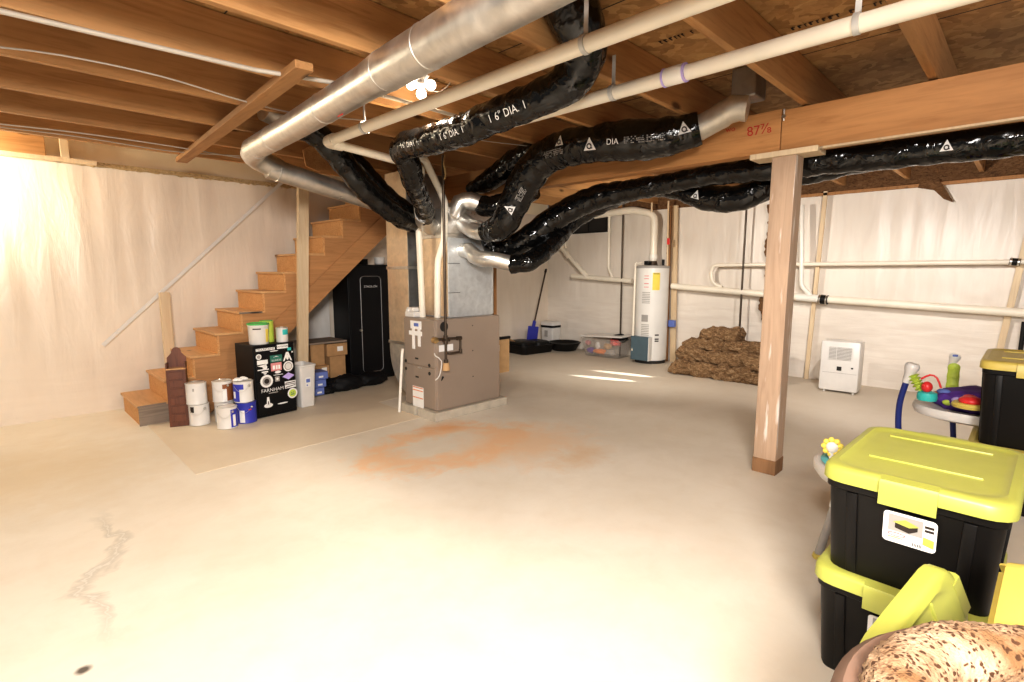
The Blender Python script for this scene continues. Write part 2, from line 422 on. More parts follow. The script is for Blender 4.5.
# ------------------------------------------------------------------ the room
XB, YL = 7.30, 6.30           # back wall plane, left wall plane
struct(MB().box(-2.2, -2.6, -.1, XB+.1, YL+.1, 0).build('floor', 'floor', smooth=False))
b = MB(); b.prism([(.89, 3.86, 0), (2.78, 3.93, 0), (2.78, 4.7, 0), (3.9, 4.9, 0), (3.9, YL, 0), (.93, YL, 0)], (0, 0, .0005), (0, 0, .0025))
struct(b.build('trim_1', 'patch', smooth=False))
c = struct(MB().box(-2.2, -2.6, 2.585, XB+.1, YL+.1, 2.605).build('ceiling', 'osb', smooth=False))
# seams and faint printed marks of the subfloor panels
b = MB()
for x in (-.3, .95, 2.2, 3.45, 4.7, 5.9): b.box(x-.003, -2.5, 2.5835, x+.003, YL, 2.586)
b.build('panel_seam', 'ink', c, False)
for x, y in ((2.72, 1.36), (3.05, .80), (2.45, .78), (3.1, .22), (2.0, 1.4), (3.3, 1.35)):
    q = []; k = -.2
    while k < .2:
        w_ = random.uniform(.012, .03)
        if random.random() < .75: q.append(rct(k, -.02, k+w_*.45, .02)); q.append(rct(k, .01, k+w_*.9, .02))
        k += w_+.008
    flat('printed_mark', q, (x, y, 2.5815), (0, -1, 0), (-1, 0, 0), 'ink', c)
def sheet_wall(name, mat, fixed, a0, a1, z1, side):
    # a heavy sheet hung on the wall: a real surface with shallow vertical and horizontal folds
    bm = bmesh.new(); nu, nv = 220, 60; g = []
    for i in range(nu+1):
        row = []
        for j in range(nv+1):
            a = a0+(a1-a0)*i/nu; z = z1*j/nv
            d = .022*(noise.noise(V(a*2.6, z*.4, 3))) + .008*noise.noise(V(a*8, z*.8, 7))
            if name == 'wall_back': d += .012*noise.noise(V(a*.9, z*8, 11))*max(0, min(1, (1.3-z)*2))
            else: d += .01*noise.noise(V(a*2+z*1.5, z*2.2, 5))*max(0, 1-z)
            d = abs(d)
            p = (a, fixed-d, z) if side == 'L' else (fixed-d, a, z)
            row.append(bm.verts.new(p))
        g.append(row)
    for i in range(nu):
        for j in range(nv): bm.faces.new((g[i][j], g[i+1][j], g[i+1][j+1], g[i][j+1]))
    # backing so the wall is solid
    bo = MB()
    bo.bm.free(); bo.bm = bm
    if side == 'L': bo.box(a0, fixed+.01, 0, a1, fixed+.12, z1)
    else: bo.box(fixed+.01, a0, 0, fixed+.12, a1, z1)
    me = bpy.data.meshes.new(name); bm.to_mesh(me); bm.free()
    o = link(name, me, mat); return struct(o)
sheet_wall('wall_left', 'sheetL', YL, -2.2, XB+.1, 2.33, 'L')
sheet_wall('wall_back', 'sheetB', XB, -2.6, YL, 2.29, 'B')
struct(MB().box(-2.2, YL+.02, 2.33, XB, YL+.12, 2.585).build('trim_2', 'rim', smooth=False))
struct(MB().box(XB-.005, -2.6, 2.27, XB+.10, YL, 2.585).build('trim_3', 'torn', smooth=False))
# ragged insulation edge along the top of the left wall
b = MB()
pts0 = []; n = 160
for i in range(n+1):
    x = .6+3.4*i/n; pts0.append((x, YL-.045, 2.335-.02-.022*abs(noise.noise(V(x*14, 0, 0)))-.012*noise.noise(V(x*40, 1, 0))))
b.loops([[(p[0], p[1], 2.352), (p[0], p[1]-.012, p[2]), (p[0], p[1]+.03, p[2]), (p[0], p[1]+.05, 2.352)] for p in pts0])
tag(b.build('insulation_edge', 'ragged'), 'ragged brown insulation strip along the top of the left wall sheeting', 'insulation')

# joists
jy = [5.33, 4.72, 4.11, 3.50, 2.89, 2.28, 1.67, 1.06, .45]
jd = ['nearest the left wall', 'next to the one by the left wall', 'above the diagonal board', 'crossing the diagonal board near its middle', 'with the thin cream conduit on its edge',
      'left of the bare-bulb light', 'above the black duct elbow at the top', 'running over the timber beam near the red number', 'farthest to the right over the beam']
for i, y in enumerate(jy):
    o = MB().box(-2.2, y, 2.352, XB-.02, y+.04, 2.582, .003).build('floor_joist', 'joist_x', smooth=False)
    tag(o, '%s ceiling joist from the left wall, %s' % (ORD(i), jd[i]), 'joist', 'exposed ceiling joists')
# short blocks by the lamp at the left end of the wall
for k, (x0, x1, lb) in enumerate(((.20, .50, 'reddish wooden block above the bright left end of the wall'), (.60, .66, 'short pale upright block beside the reddish one at top left'))):
    tag(MB().box(x0, YL-.12, 2.345, x1, YL-.08, 2.52, .003).build('blocking', 'joist_x' if k == 0 else 'stud', smooth=False), lb, 'block')
tag(MB().bar((-.1, YL-.07, 2.33), (.85, YL-.07, 2.33), .09, .038, bev=.003).build('ledger_board', 'stud', smooth=False), 'short pale wooden plate on top of the wall at the far left', 'board')
# the diagonal 2x4 under the joists
tag(MB().bar((1.36, 5.5, 2.330), (1.19, 2.58, 2.330), .088, .038, bev=.003).build('diagonal_board', 'joist_y', smooth=False),
    'loose pale board nailed diagonally across the undersides of the joists', 'board')
# beam, two lengths butting over the post
bx0, bx1 = 3.60, 3.71
o = MB().box(bx0, 1.205, 2.098, bx1, 5.0, 2.350, .003).build('support_beam', 'beam', smooth=False)
tag(o, 'long timber beam length with a red number written on it, behind the black ducts', 'beam', 'timber beam lengths')
text('handwritten_number', '87⅞', (bx0-.002, 1.335, 2.245), (0, -1, 0), (0, .12, 1), .085, 'redink', o)
text('handwritten_mark', 'wo', (bx0-.002, 1.52, 2.285), (0, -1, 0), (0, .12, 1), .05, 'redink', o)
b = MB(); b.box(bx0, -2.6, 2.086, bx1, 1.200, 2.340, .003); o = b.build('support_beam', 'beam', smooth=False)
tag(o, 'timber beam length running off to the right from the top of the post', 'beam', 'timber beam lengths')
MB().box(bx0-.012, -2.6, 2.075, bx0+.03, 1.0, 2.0865).build('bottom_strip', 'stud', o, False)
b = MB().cyl((bx0-.004, 1.19, 2.275), (bx0-.004, 1.19, 2.345), .006, seg=8); b.cyl((bx0-.012, 1.19, 2.30), (bx0, 1.19, 2.30), .012, seg=8)
b.build('hanger_bolt', 'steel', o)
# post
p = thing('support_post', 'square rough timber post with a wooden cap plate holding up the beam', 'post', (3.66, 1.17, 0))
lean = Matrix.Identity(4)
MB().box(3.590, 1.10, .0, 3.735, 1.242, 2.062, .004).build('shaft', 'post', p, False)
MB().box(3.586, 1.096, .001, 3.739, 1.246, .10, .003).build('dirty_foot', 'postdark', p, False)
MB().box(3.575, .98, 2.062, 3.745, 1.375, 2.096, .003).build('cap_plate', 'stud', p, False)

# window in the back wall
b = MB()
b.box(XB-.07, 5.0, 2.0, XB-.05, 5.72, 2.32); o = struct(b.build('window_1', 'slot', smooth=False))
bb = MB()
for q in ((4.985, 1.985, 5.735, 2.005), (4.985, 1.985, 5.005, 2.33), (5.715, 1.985, 5.735, 2.33), (5.35, 2.0, 5.362, 2.32)): bb.box(XB-.08, q[0], q[1], XB-.045, q[2], q[3])
bb.build('window_frame', 'rubber', o, False)

# wall studs showing at the back wall
def wstud(y0, y1, w, lb, x=XB-.075, z1=2.30, mat='stud', z0=0.0):
    tag(MB().bar((x, y0, z1), (x, y1, z0+.001), w, .03, (1, 0, 0), .002).build('wall_stud', mat, smooth=False), lb, 'stud', 'studs along the back wall')
wstud(3.80, 3.74, .085, 'bare wooden stud right beside the white water heater', mat='stud')
wstud(3.885, 3.85, .05, 'dark brown stud between the water heater and the pale stud', mat='studbrown')
wstud(2.40, 2.40, .05, 'brown stud behind the brown insulation heap, edged with torn backing', mat='studbrown')
wstud(1.86, 1.92, .045, 'thin pale stud seen just right of the timber post')
wstud(.02, .22, .055, 'leaning wooden stud at the right end of the back wall', mat='stud')
def torn(y, zs, w, lb, x=XB-.10):
    b = MB(); L = []
    for i in range(50):
        z = zs[0]+(zs[1]-zs[0])*i/49; d = w*(.45+.55*abs(noise.noise(V(z*5, y, 0)))+.25*noise.noise(V(z*22, y, 3)))
        L.append([(x, y, z), (x-.012, y+d*.5, z), (x-.006, y+d, z), (x+.01, y+d, z), (x+.012, y, z)])
    b.loops(L); tag(b.build('torn_insulation', 'torn'), lb, 'insulation', 'torn brown insulation on the back wall')
torn(2.43, (2.2, 1.28), .12, 'torn brown insulation flap hanging beside the stud above the cream pipes')
torn(2.44, (1.02, .72), .14, 'small torn brown flap on the stud just above the insulation heap')
torn(3.87, (2.28, 1.6), .05, 'dark torn backing strip beside the water heater stud')
b = MB(); b.prism([(XB-.12, .95, 2.31), (XB-.12, .80, 2.31), (XB-.12, .73, 2.19), (XB-.12, .66, 2.06), (XB-.12, .74, 2.10), (XB-.12, .83, 2.2), (XB-.12, .97, 2.24)], (0,0,0), (.012, 0, 0))
tag(b.build('torn_insulation', 'torn', smooth=False), 'brown scrap dangling from the top of the back wall on the right', 'insulation', 'torn brown insulation on the back wall')
tag(MB().box(XB-.09, -1.2, 2.25, XB-.05, 2.3, 2.285, .003).build('top_plate', 'studbrown', smooth=False), 'brown wooden strip along the top edge of the back wall sheeting', 'board')
# white strip, newel and trimmings on the left wall
tag(MB().bar((.76, YL-.065, .65), (2.60, YL-.065, 2.42), .034, .01, (0, 1, 0)).build('wall_strip', 'white', smooth=False), 'long thin white strip fixed diagonally up the left wall beside the stairs', 'strip')
tag(MB().box(1.235, 6.15, .19, 1.325, 6.19, 1.14, .003).build('upright_board', 'stud', smooth=False), 'short pale upright board standing on the lowest stairs against the wall', 'board')

# ------------------------------------------------------------------ stairs
st = thing('staircase', 'wooden basement staircase of closed board steps climbing along the left wall', 'staircase', (2.2, 5.86, 0))
YN, YF = 5.45, 6.17; run, rise = .2195, .193
NS = 13
def stringer(y0, y1, mat):
    pts = [(.87, y0, 0.0)]
    for k in range(NS):
        x = .87+run*k; z = .165+rise*k
        pts += [(x, y0, z), (x+run, y0, z)]
    xe = .87+run*NS; zb = .874*(xe-1.14)
    pts += [(xe, y0, zb), (1.14, y0, 0)]
    return MB().prism(pts, (0, 0, 0), (0, y1-y0, 0)).build('stringer', mat, st, False)
stringer(YN, YN+.035, 'stairside'); stringer(YF-.035, YF, 'stairside')
for k in range(NS):
    x = .87+run*k; z = .165+rise*k
    MB().box(x-.002, YN-.002, z-.165 if k == 0 else z-rise, x+.015, YF, z).build('riser', 'osbstair', st, False)
    o = MB().box(x-.022, YN-.015, z, x+run+.004, YF, z+.022, .003).build('tread', 'tread', st, False)
    if k in (0, 4): MB().box(x-.015, YN-.018, z+.002, x+run-.02, YN-.014, z+.018).build('dark_end', 'greywood', o, False)
MB().box(.862, YN-.008, .0, 1.09, YN+.0, .165).build('grey_side_board', 'greywood', st, False)
MB().bar((1.30, YN-.012, .04), (3.70, YN-.012, .04+2.40*.874+.03), .006, .19, (-.6, 0, 1)).build('side_rail', 'stairside', st, False)
# osb offcut at the stair head
pq = [P(x, y, 1, 4.62) for x, y in ((303, 150), (312, 145), (330, 143), (340, 148), (338, 165), (320, 172), (306, 166))]
tag(MB().prism(pq, (0, 0, 0), (0, .012, 0)).build('osb_offcut', 'osbstair', smooth=False),
    'orange chipboard offcut fixed between joists above the stairs', 'board')
tag(MB().bar((2.385, 5.325, 2.345), (2.255, 5.325, .0), .055, .105, (1, 0, 0), .003).build('upright_post', 'stud', smooth=False), 'pale slim timber upright in front of the staircase', 'post')

# ------------------------------------------------------------------ wooden wall box, paint cans, filing cabinet
w = thing('wooden_wall_box', 'tall narrow red-brown wooden box with a rounded crest leaning on the stairs', 'box', (1.125, 5.24, 0), -.35)
T = TL((1.125, 5.24, 0), -.35) @ Matrix.Diagonal((.86, 1, 1, 1)) @ Matrix.Rotation(-.05, 4, 'X')
b = MB(T); pr = [(-.085, 0, .0), (.085, 0, .0), (.085, 0, .60)] + [(.085-.0, 0, .60)] + [(.045*math.cos(a)*1.0+0, 0, .64+.05*math.sin(a)) for a in [PI*i/8 for i in range(9)]] + [(-.085, 0, .60)]
b.prism(pr, (0, .05, 0), (0, .012, 0)); b.build('back_board', 'boxwood', w, False)
b = MB(T); b.box(-.085, -.05, 0, -.073, .05, .56); b.box(.073, -.05, 0, .085, .05, .56); b.box(-.085, -.052, 0, .085, -.04, .50, .002); b.build('front', 'boxwood', w, False)
MB(T).box(-.088, -.058, .50, .088, .05, .512, .002).build('ledge', 'tread', w, False)
for k in range(6): MB(T).box(-.06, -.057, .045+.075*k, .06, -.05, .105+.075*k, .003).build('drawer_front', 'boxwood', w, False)

def can(x, y, z, label, body='white', r=.083, h=.185, lid='steel', patch=None, band=None, bail=True, extra=None, rz=0):
    o = thing('paint_can', label, 'paint can', (x, y, z), 0, 'paint cans beside the stairs')
    T = TL((x, y, z))
    MB(T).lathe([(r*.97, 0), (r, .004), (r*.975, .009), (r*.975, h-.012), (r, h-.006), (r*1.005, h-.001), (r*.96, h)]).build('body', body, o)
    b = MB(T).lathe([(r*.9, h-.002), (r*.92, h+.004), (r*.86, h+.004), (r*.83, h-.001), (.001, h)]); b.build('lid', lid, o)
    def arcpatch(nm, a0, a1, z0, z1, mat, off=.002):
        n = 12; bm = MB(T); R = r*.975+off
        rings = []
        for i in range(n+1):
            a = a0+(a1-a0)*i/n; rings.append([(R*math.cos(a), R*math.sin(a), z0), (R*math.cos(a), R*math.sin(a), z1), ((R-.002)*math.cos(a), (R-.002)*math.sin(a), z1), ((R-.002)*math.cos(a), (R-.002)*math.sin(a), z0)])
        bm.loops(rings); bm.build(nm, mat, o)
    av = math.atan2(-y, -x)                       # side turned to the room
    for q in (patch or []): arcpatch(q[0], av+q[1], av+q[2], q[3], q[4], q[5], q[6] if len(q) > 6 else .002)
    if bail:
        a = av+.55
        b = MB(T).sphere((r*math.cos(a), r*math.sin(a), h*.80), .012, seg=10); b.build('bail_ear', lid, o)
        pts = [V(r*1.03*math.cos(av+t), r*1.03*math.sin(av+t), h*.80-.05*math.sin((t+1)/(1.55)*PI*.999)*1) for t in [-1+1.55*i/14 for i in range(15)]]
        b = MB(T); b.tube(frames(pts, .0016, smooth=False), 6); b.build('bail_handle', 'steel', o)
    return o
can(1.255, 5.150, .006, 'plain white paint can at the bottom of the left stack beside the wooden box', patch=[('label_tag', -.9, -.5, .12, .17, 'ink')])
can(1.245, 5.150, .196, 'white paint can with a tiny grey round mark, on top of the left stack', patch=[('round_mark', -.35, -.2, .12, .145, 'greyplastic')], bail=False)
can(1.395, 4.865, .006, 'white can with a blue side label in front, bottom of the middle stack', patch=[('blue_label', .35, 1.3, .01, .165, 'blue'), ('barcode_label', .55, .85, .02, .12, 'paper', .004)])
can(1.45, 5.11, .006, 'partly hidden white can standing behind the front white and blue can', bail=False)
can(1.435, 5.08, .196, 'paint can with a brown label and white panel, top of the middle stack', patch=[('brown_label', .0, 1.4, .01, .16, 'brownlabel'), ('white_panel', .0, .4, .01, .12, 'paper', .004)])
can(1.575, 4.925, .006, 'blue paint can with a white barcode panel, bottom of the stack by the filing cabinet', body='blue', patch=[('white_panel', -.75, -.2, .01, .12, 'paper'), ('red_script', .2, .5, .12, .13, 'red')])
o = can(1.565, 4.935, .196, 'blue and white paint can with a rag on its lid, next to the filing cabinet', patch=[('blue_label', -1.5, -.45, .01, .165, 'blue'), ('blue_band', -.45, .0, .12, .165, 'blue'), ('white_logo', -1.2, -.9, .04, .1, 'paper', .004)])
b = MB(TL((1.54, 4.93, .385)))
for i in range(6): b.sphere((random.uniform(-.04, .04), random.uniform(-.04, .04), .015), .022, (1.3, 1, .6), 8)
tag(b.build('crumpled_rag', 'paper'), 'crumpled pale rag on top of the blue and white paint can', 'rag')

fa = .12; fl0 = (1.666, 4.923)
fc = thing('filing_cabinet', 'small black two-drawer filing cabinet covered in round and square stickers', 'cabinet', (fl0[0], fl0[1], 0), fa)
T = TL((fl0[0], fl0[1], 0.007), fa); FW, FD, FH = .392, .36, .675
MB(T).box(0, .012, 0, FW, FD, FH, .006).build('body', 'black', fc, False)
for k, (z0, z1) in enumerate(((.03, .335), (.345, .65))):
    MB(T).box(.012, -.004, z0, FW-.012, .014, z1, .004).build('drawer', 'black', fc, False)
TR, TU = (math.cos(fa), math.sin(fa), 0), (0, 0, 1)
def fp(x, z, e=.006): return T @ V(x, -e, z)
def stick(nm, x, z, polys, mat, e=.006): return flat(nm, polys, fp(x, z, e), TR, TU, mat, fc)
# stickers (x across 0..FW, z up), read off the photo: zoom frame 110..345 wide, 60..640 high
def sx(u): return .01+(u-5)/335*FW*.97
def sz(v): return .655-(v-60)/590*.655*1.0
stick('lettered_sticker', sx(90), sz(78), [rct(-.088, -.012, .088, .012)], 'paper'); text('sticker_lettering', 'MOUNTAINS', fp(sx(90), sz(78), .007), TR, TU, .028, 'ink', fc)
stick('lettered_sticker', sx(235), sz(70), [rct(-.055, -.02, .055, .02)], 'paper'); text('sticker_lettering', 'OUTDOORS', fp(sx(235), sz(70), .007), TR, TU, .02, 'ink', fc)
stick('bar_sticker', sx(160), sz(100), [circ(0, 0, .04, sy=.12)], 'paper')
stick('round_sticker', sx(32), sz(135), [circ(0, 0, .026)], 'paper'); stick('round_sticker_ring', sx(32), sz(135), [circ(0, 0, .017)], 'greyplastic', .007)
stick('teal_sticker', sx(292), sz(98), [rct(-.018, -.014, .018, .014)], 'teal')
stick('skyline_sticker', sx(60), sz(200), [rct(-.05, .0, .05, .04), [(-.05, -.012), (.01, -.03), (.045, .0)], rct(-.05, -.055, .055, -.045), circ(.02, -.028, .022)], 'paper')
stick('green_sticker', sx(175), sz(165), [rct(-.058, -.032, .058, .032)], 'darkgreen')
stick('green_sticker_arch', sx(175), sz(150), [[(-.03, -.006), (0, .008), (.03, -.006), (0, .0)]], 'paper', .007)
text('sticker_lettering', 'ILLINOIS', fp(sx(175), sz(180), .007), TR, TU, .024, 'paper', fc)
stick('triangle_sticker', sx(272), sz(162), [[(-.045, -.04), (-.03, -.04), (0, .025), (.03, -.04), (.045, -.04), (0.012, .045), (-.012, .045)], circ(0, -.005, .014, sy=1.8), circ(.05, .04, .008)], 'paper')
stick('pink_sticker', sx(172), sz(235), [rct(-.052, -.038, .052, .038)], 'pinkred'); stick('pink_sticker_mark', sx(172), sz(238), [rct(-.035, -.02, -.012, .018), rct(-.004, -.02, .012, .018), rct(.018, -.02, .038, .018)], 'paper', .007)
stick('round_sticker', sx(275), sz(245), [circ(0, 0, .05)], 'paper'); stick('round_sticker_ring', sx(275), sz(245), [circ(0, 0, .038)], 'greyplastic', .007); stick('round_sticker_middle', sx(275), sz(245), [circ(0, 0, .03)], 'white', .008)
stick('shield_sticker', sx(75), sz(272), [rct(-.03, 0, .03, .014), [(-.02, -.004), (0, -.02), (.02, -.004)]], 'paper')
stick('oval_sticker', sx(183), sz(282), [circ(0, 0, .03, sy=.45)], 'paper')
stick('round_sticker', sx(85), sz(345), [circ(0, 0, .06)], 'paper'); stick('round_sticker_ring', sx(85), sz(345), [circ(0, 0, .04)], 'greyplastic', .007); stick('round_sticker_middle', sx(85), sz(345), [circ(0, 0, .024)], 'ink', .008)
stick('square_sticker', sx(175), sz(340), [rct(-.022, -.024, .022, .024)], 'greyplastic'); stick('square_sticker_mark', sx(175), sz(340), [circ(0, 0, .012)], 'paper', .007)
stick('thin_sticker', sx(185), sz(305), [rct(-.045, -.003, .045, .003)], 'paper')
stick('lilac_sticker', sx(272), sz(330), [[(-.062, 0), (0, -.034), (.062, 0), (0, .034)]], 'lilac')
text('word_sticker', 'FARNHAM', fp(sx(130), sz(425), .006), TR, TU, .046, 'paper', fc)
stick('thin_sticker', sx(135), sz(450), [rct(-.045, -.004, .045, .004)], 'greyplastic')
stick('striped_sticker', sx(285), sz(405), [rct(-.056, .006, .056, .034), rct(-.056, -.034, .056, 0)], 'paper'); stick('striped_sticker_lines', sx(285), sz(405), [[(-.05, .012), (.05, .016), (.05, .024), (-.05, .02)], [(-.05, -.028), (.05, -.012), (.05, -.006), (-.05, -.02)]], 'ink', .007)
stick('lighthouse_sticker', sx(88), sz(525), [[(-.018, -.03), (.018, -.03), (.01, .05), (-.01, .05)], circ(0, -.03, .042, sy=.5)], 'paper'); stick('lighthouse_window', sx(88), sz(525), [rct(-.004, -.02, .004, .01)], 'ink', .007)
stick('round_sticker', sx(300), sz(485), [circ(0, 0, .05)], 'paper'); stick('green_sticker_middle', sx(300), sz(485), [circ(0, 0, .036)], 'limesoft', .007); stick('green_sticker_face', sx(300), sz(487), [rct(-.018, -.012, .018, -.004), rct(-.016, .006, -.004, .014), rct(.004, .006, .016, .014)], 'darkgreen', .008)
stick('curved_sticker', sx(210), sz(555), [circ(0, 0, .052, sy=.14)], 'paper')

p = T @ V(.115, .12, 0)
bk = thing('paint_bucket', 'white paint tub with a green lid on the black filing cabinet', 'bucket', (p.x, p.y, FH+.007))
Tb = TL((p.x, p.y, FH+.007))
MB(Tb).lathe([(.080, 0), (.084, .01), (.088, .165), (.092, .17), (.092, .18), (.088, .183)]).build('body', 'white', bk)
MB(Tb).lathe([(.09, .178), (.096, .18), (.096, .194), (.084, .197), (.08, .19), (.001, .19)]).build('lid', 'green', bk)
b = MB(Tb)
n = 10
for (z0, z1, a0, a1, mt, nm) in ((.14, .15, -.55, .25, 'ink', 'dark_label_line'), (.02, .14, .75, 1.2, 'yellowlabel', 'yellow_label')):
    av = math.atan2(-p.y, -p.x)+0; R = .108
    rings = [[(R2*math.cos(av+a0+(a1-a0)*i/n), R2*math.sin(av+a0+(a1-a0)*i/n), z) for R2, z in ((.0855+z0*.03, z0), (.0855+z1*.03, z1), (.08, z1), (.078, z0))] for i in range(n+1)]
    b = MB(Tb); b.loops(rings); b.build(nm, mt, bk)
p2 = T @ V(.235, .20, 0)
c2 = can(p2.x, p2.y, FH+.007, 'taller can with a yellow-green label just behind the white tub on the filing cabinet', body='limesoft', r=.062, h=.20, bail=False, lid='green')
p = T @ V(.33, .10, 0)
can(p.x, p.y, FH+.007, 'small white tin with a teal patch at the right edge of the filing cabinet', r=.055, h=.135, bail=False, patch=[('teal_label', .1, 1.2, .07, .12, 'teal')])

# tall white waste bin
wb = thing('waste_bin', 'tall narrow white plastic bin standing beside the sticker-covered cabinet', 'bin', (2.185, 5.14, 0.007))
Tw = TL((2.185, 5.14, 0.007), .1)
MB(Tw).loft([(.14, .20, .02, 0), (.175, .25, .03, .405), (.19, .265, .035, .41), (.19, .265, .035, .425), (.17, .245, .03, .427), (.16, .235, .03, .36)]).build('body', 'white', wb)
flat('printed_label', [rct(-.028, -.045, .028, .05)], Tw @ V(-.005, -.1215, .25), (1, .1, 0), (0, 0, 1), 'paper', wb)
flat('printed_picture', [rct(-.02, .0, .02, .035), rct(-.018, -.035, -.006, -.02)], Tw @ V(-.005, -.1235, .25), (1, .1, 0), (0, 0, 1), 'bluebox', wb)

# ------------------------------------------------------------------ under the stairs
def carton(x0, y0, z0, x1, y1, z1, lb, mat='cardboard', name='cardboard_box', cat='box', group=None, lab=None, rz=0):
    cx, cy = (x0+x1)/2, (y0+y1)/2
    o = thing(name, lb, cat, (cx, cy, z0), rz, group); T = TL((cx, cy, z0), rz); L, W, Hh = (x1-x0)/2, (y1-y0)/2, z1-z0
    MB(T).box(-L, -W, 0, L, W, Hh-.003, .003).build('carton_body', mat, o, False)
    b = MB(T); b.box(-L-.002, -W-.002, Hh-.003, -.002, W+.002, Hh); b.box(.002, -W-.002, Hh-.003, L+.002, W+.002, Hh); b.build('flaps', mat, o, False)
    if lab: MB(T).box(lab[0], -W-.003, lab[1], lab[0]+lab[2], -W, lab[1]+lab[3]).build('paper_label', 'paper', o, False)
    return o
G = 'cardboard boxes under the stairs'
carton(2.50, 5.62, .30, 2.66, 5.95, .54, 'brown carton at the upper left of the stack below the grey board', group=G)
carton(2.68, 5.60, .39, 2.93, 5.95, .53, 'brown carton with a white label at the upper right of the stack', group=G, lab=(.0, .05, .07, .055))
carton(2.45, 5.58, .16, 2.69, 5.95, .297, 'brown carton with a white label at the lower left of the stack', group=G, lab=(.03, .06, .06, .055))
carton(2.71, 5.60, .14, 2.90, 5.95, .387, 'tall brown carton at the lower right of the stack', group=G, lab=(.0, .0, .07, .02))
tag(MB().box(2.42, 5.58, .543, 2.92, 5.98, .563, .002).build('grey_board', 'greywood', smooth=False), 'grey board lying on top of the brown cartons', 'board')
carton(2.42, 5.60, .01, 2.90, 5.95, .135, 'flat dark box under the brown cartons', mat='darkcloth', name='dark_box', group=None)
for k in range(3):
    carton(2.32-.0*k, 5.37, .02+.085*k, 2.52+.025*k, 5.56, .10+.085*k, ['bottom', 'middle', 'top'][k]+' soft blue package in the pile behind the white bin', mat='bluebox', name='blue_package', cat='package', group='blue packages behind the white bin', lab=(.02, .02, .05, .02))
def bag(cx, cy, z0, sx_, sy_, sz_, lb, mat='darkcloth', name='black_bag', cat='bag', seed=0, group='black bags under the stairs'):
    b = MB(); bm = b.bm; bmesh.ops.create_icosphere(bm, subdivisions=4, radius=1)
    for v in bm.verts:
        n = v.co.copy(); k = 1+.22*noise.noise(n*2+V(seed, 0, 0))+.08*noise.noise(n*7+V(seed, 3, 0))
        p = V(n.x*sx_*k, n.y*sy_*k, n.z*sz_*k); p.z = max(p.z, -sz_*.75); v.co = p+V(cx, cy, z0+sz_*.75)
    return tag(b.build(name, mat), lb, cat, group)
bag(2.83, 5.46, .008, .20, .10, .10, 'lumpy black bag on the floor in front of the cartons', seed=4)
bag(3.18, 5.52, .008, .21, .12, .09, 'low black bag on the floor before the tall black cabinet', seed=9)
bag(2.60, 5.46, .008, .09, .09, .05, 'small dark bag beside the blue packages', seed=14)

# tall black steel cabinet
bc = thing('tall_cabinet', 'tall black steel cabinet with a rounded door outline standing under the stairs', 'cabinet', (3.33, 5.95, 0))
MB().box(3.05, 5.76, .007, 3.66, 6.15, 1.43, .008).build('body', 'black', bc, False)
o = MB().box(3.07, 5.752, .03, 3.64, 5.762, 1.41, .003).build('door', 'black', bc, False)
pts = [(x+3.35, 5.748, z+.70) for x, z in rrect(.28, 1.18, .05, 6)]; pts.append(pts[0])
b = MB(); b.tube(frames(pts, .005, smooth=False), 8); b.build('door_outline', 'galvdark', o)
MB().cyl((3.19, 5.752, .64), (3.19, 5.72, .64), .014, seg=12).build('lock_knob', 'steel', o)
text('maker_lettering', 'STACK-ON', (3.35, 5.749, 1.165), (1, 0, 0), (0, 0, 1), .036, 'paper', o)
b = MB(TL((3.55, 5.86, 1.432))); b.lathe([(.045, 0), (.06, .012), (.068, .085), (.07, .09), (.06, .09), (.05, .02), (.001, .015)])
tag(b.build('white_bowl', 'white'), 'small white tub on top of the tall black cabinet', 'tub')
b = MB(TL((3.10, 5.88, 1.432))); b.lathe([(.038, 0), (.04, .003), (.04, .12), (.036, .124), (.001, .124)])
tag(b.build('metal_can', 'galvdark'), 'small grey metal can on the left of the tall black cabinet top', 'can')
carton(3.2, 5.88, 1.432, 3.4, 6.1, 1.50, 'low dark box between the can and the tub on the black cabinet', mat='darkcloth', name='dark_box')
# milky sheet hung under the stairs
tag(MB().box(2.72, 6.19, .05, 3.02, 6.2, 1.12, .002).build('wall_sheet', 'sheetpanel', smooth=False), 'pale grey-white sheet standing behind the tall black cabinet under the stairs', 'panel')

# ------------------------------------------------------------------ furnace
fu = thing('furnace', 'taupe steel furnace on concrete pads under a bright metal plenum', 'furnace', (3.24, 4.03, .06))
x0, x1, y0, y1, z0, z1 = 2.80, 3.60, 3.735, 4.235, .082, .92
MB().box(x0+.012, y0, z0, x1, y1, z1, .012).build('casing', 'furn', fu, False)
for z_a, z_b, nm in ((z0+.01, .475, 'lower_door'), (.48, z1-.006, 'upper_door')):
    MB().box(x0, y0+.012, z_a, x0+.02, y1-.012, z_b, .005).build(nm, 'furn', fu, False)
b = MB()
for (y, z) in ((4.205, .50), (4.205, .425), (3.83, .50), (3.83, .425)): b.cyl((x0-.003, y, z), (x0+.006, y, z), .017, seg=14)
b.box(x0-.002, 4.0, .535, x0+.005, 4.05, .55); b.box(x0-.002, 4.0, .36, x0+.005, 4.05, .375); b.build('door_slots', 'slot', fu)
MB().box(x0-.003, 3.95, .455, x0+.004, 4.01, .467).build('name_plate', 'steel', fu, False)
b = MB(); b.box(x0-.004, 3.94, .82, x0, 4.11, .895); b.box(x0-.006, 3.955, .66, x0-.001, 3.995, .84); b.box(x0-.006, 4.045, .63, x0-.001, 4.085, .84); b.box(x0-.008, 3.93, .76, x0-.002, 4.13, .80)
b.build('taped_papers', 'paper', fu, False)
MB().box(x0-.007, 3.98, .845, x0-.004, 4.05, .875).build('blue_print', 'bluebox', fu, False)
o = MB().box(x0-.003, 3.93, .08, x0, 4.10, .275).build('warning_label', 'paper', fu, False)
b = MB(); 
for z in (.262, .235, .165): b.box(x0-.005, 3.935, z, x0-.002, 4.095, z+.008)
b.build('label_lines', 'orangeprint', o, False)
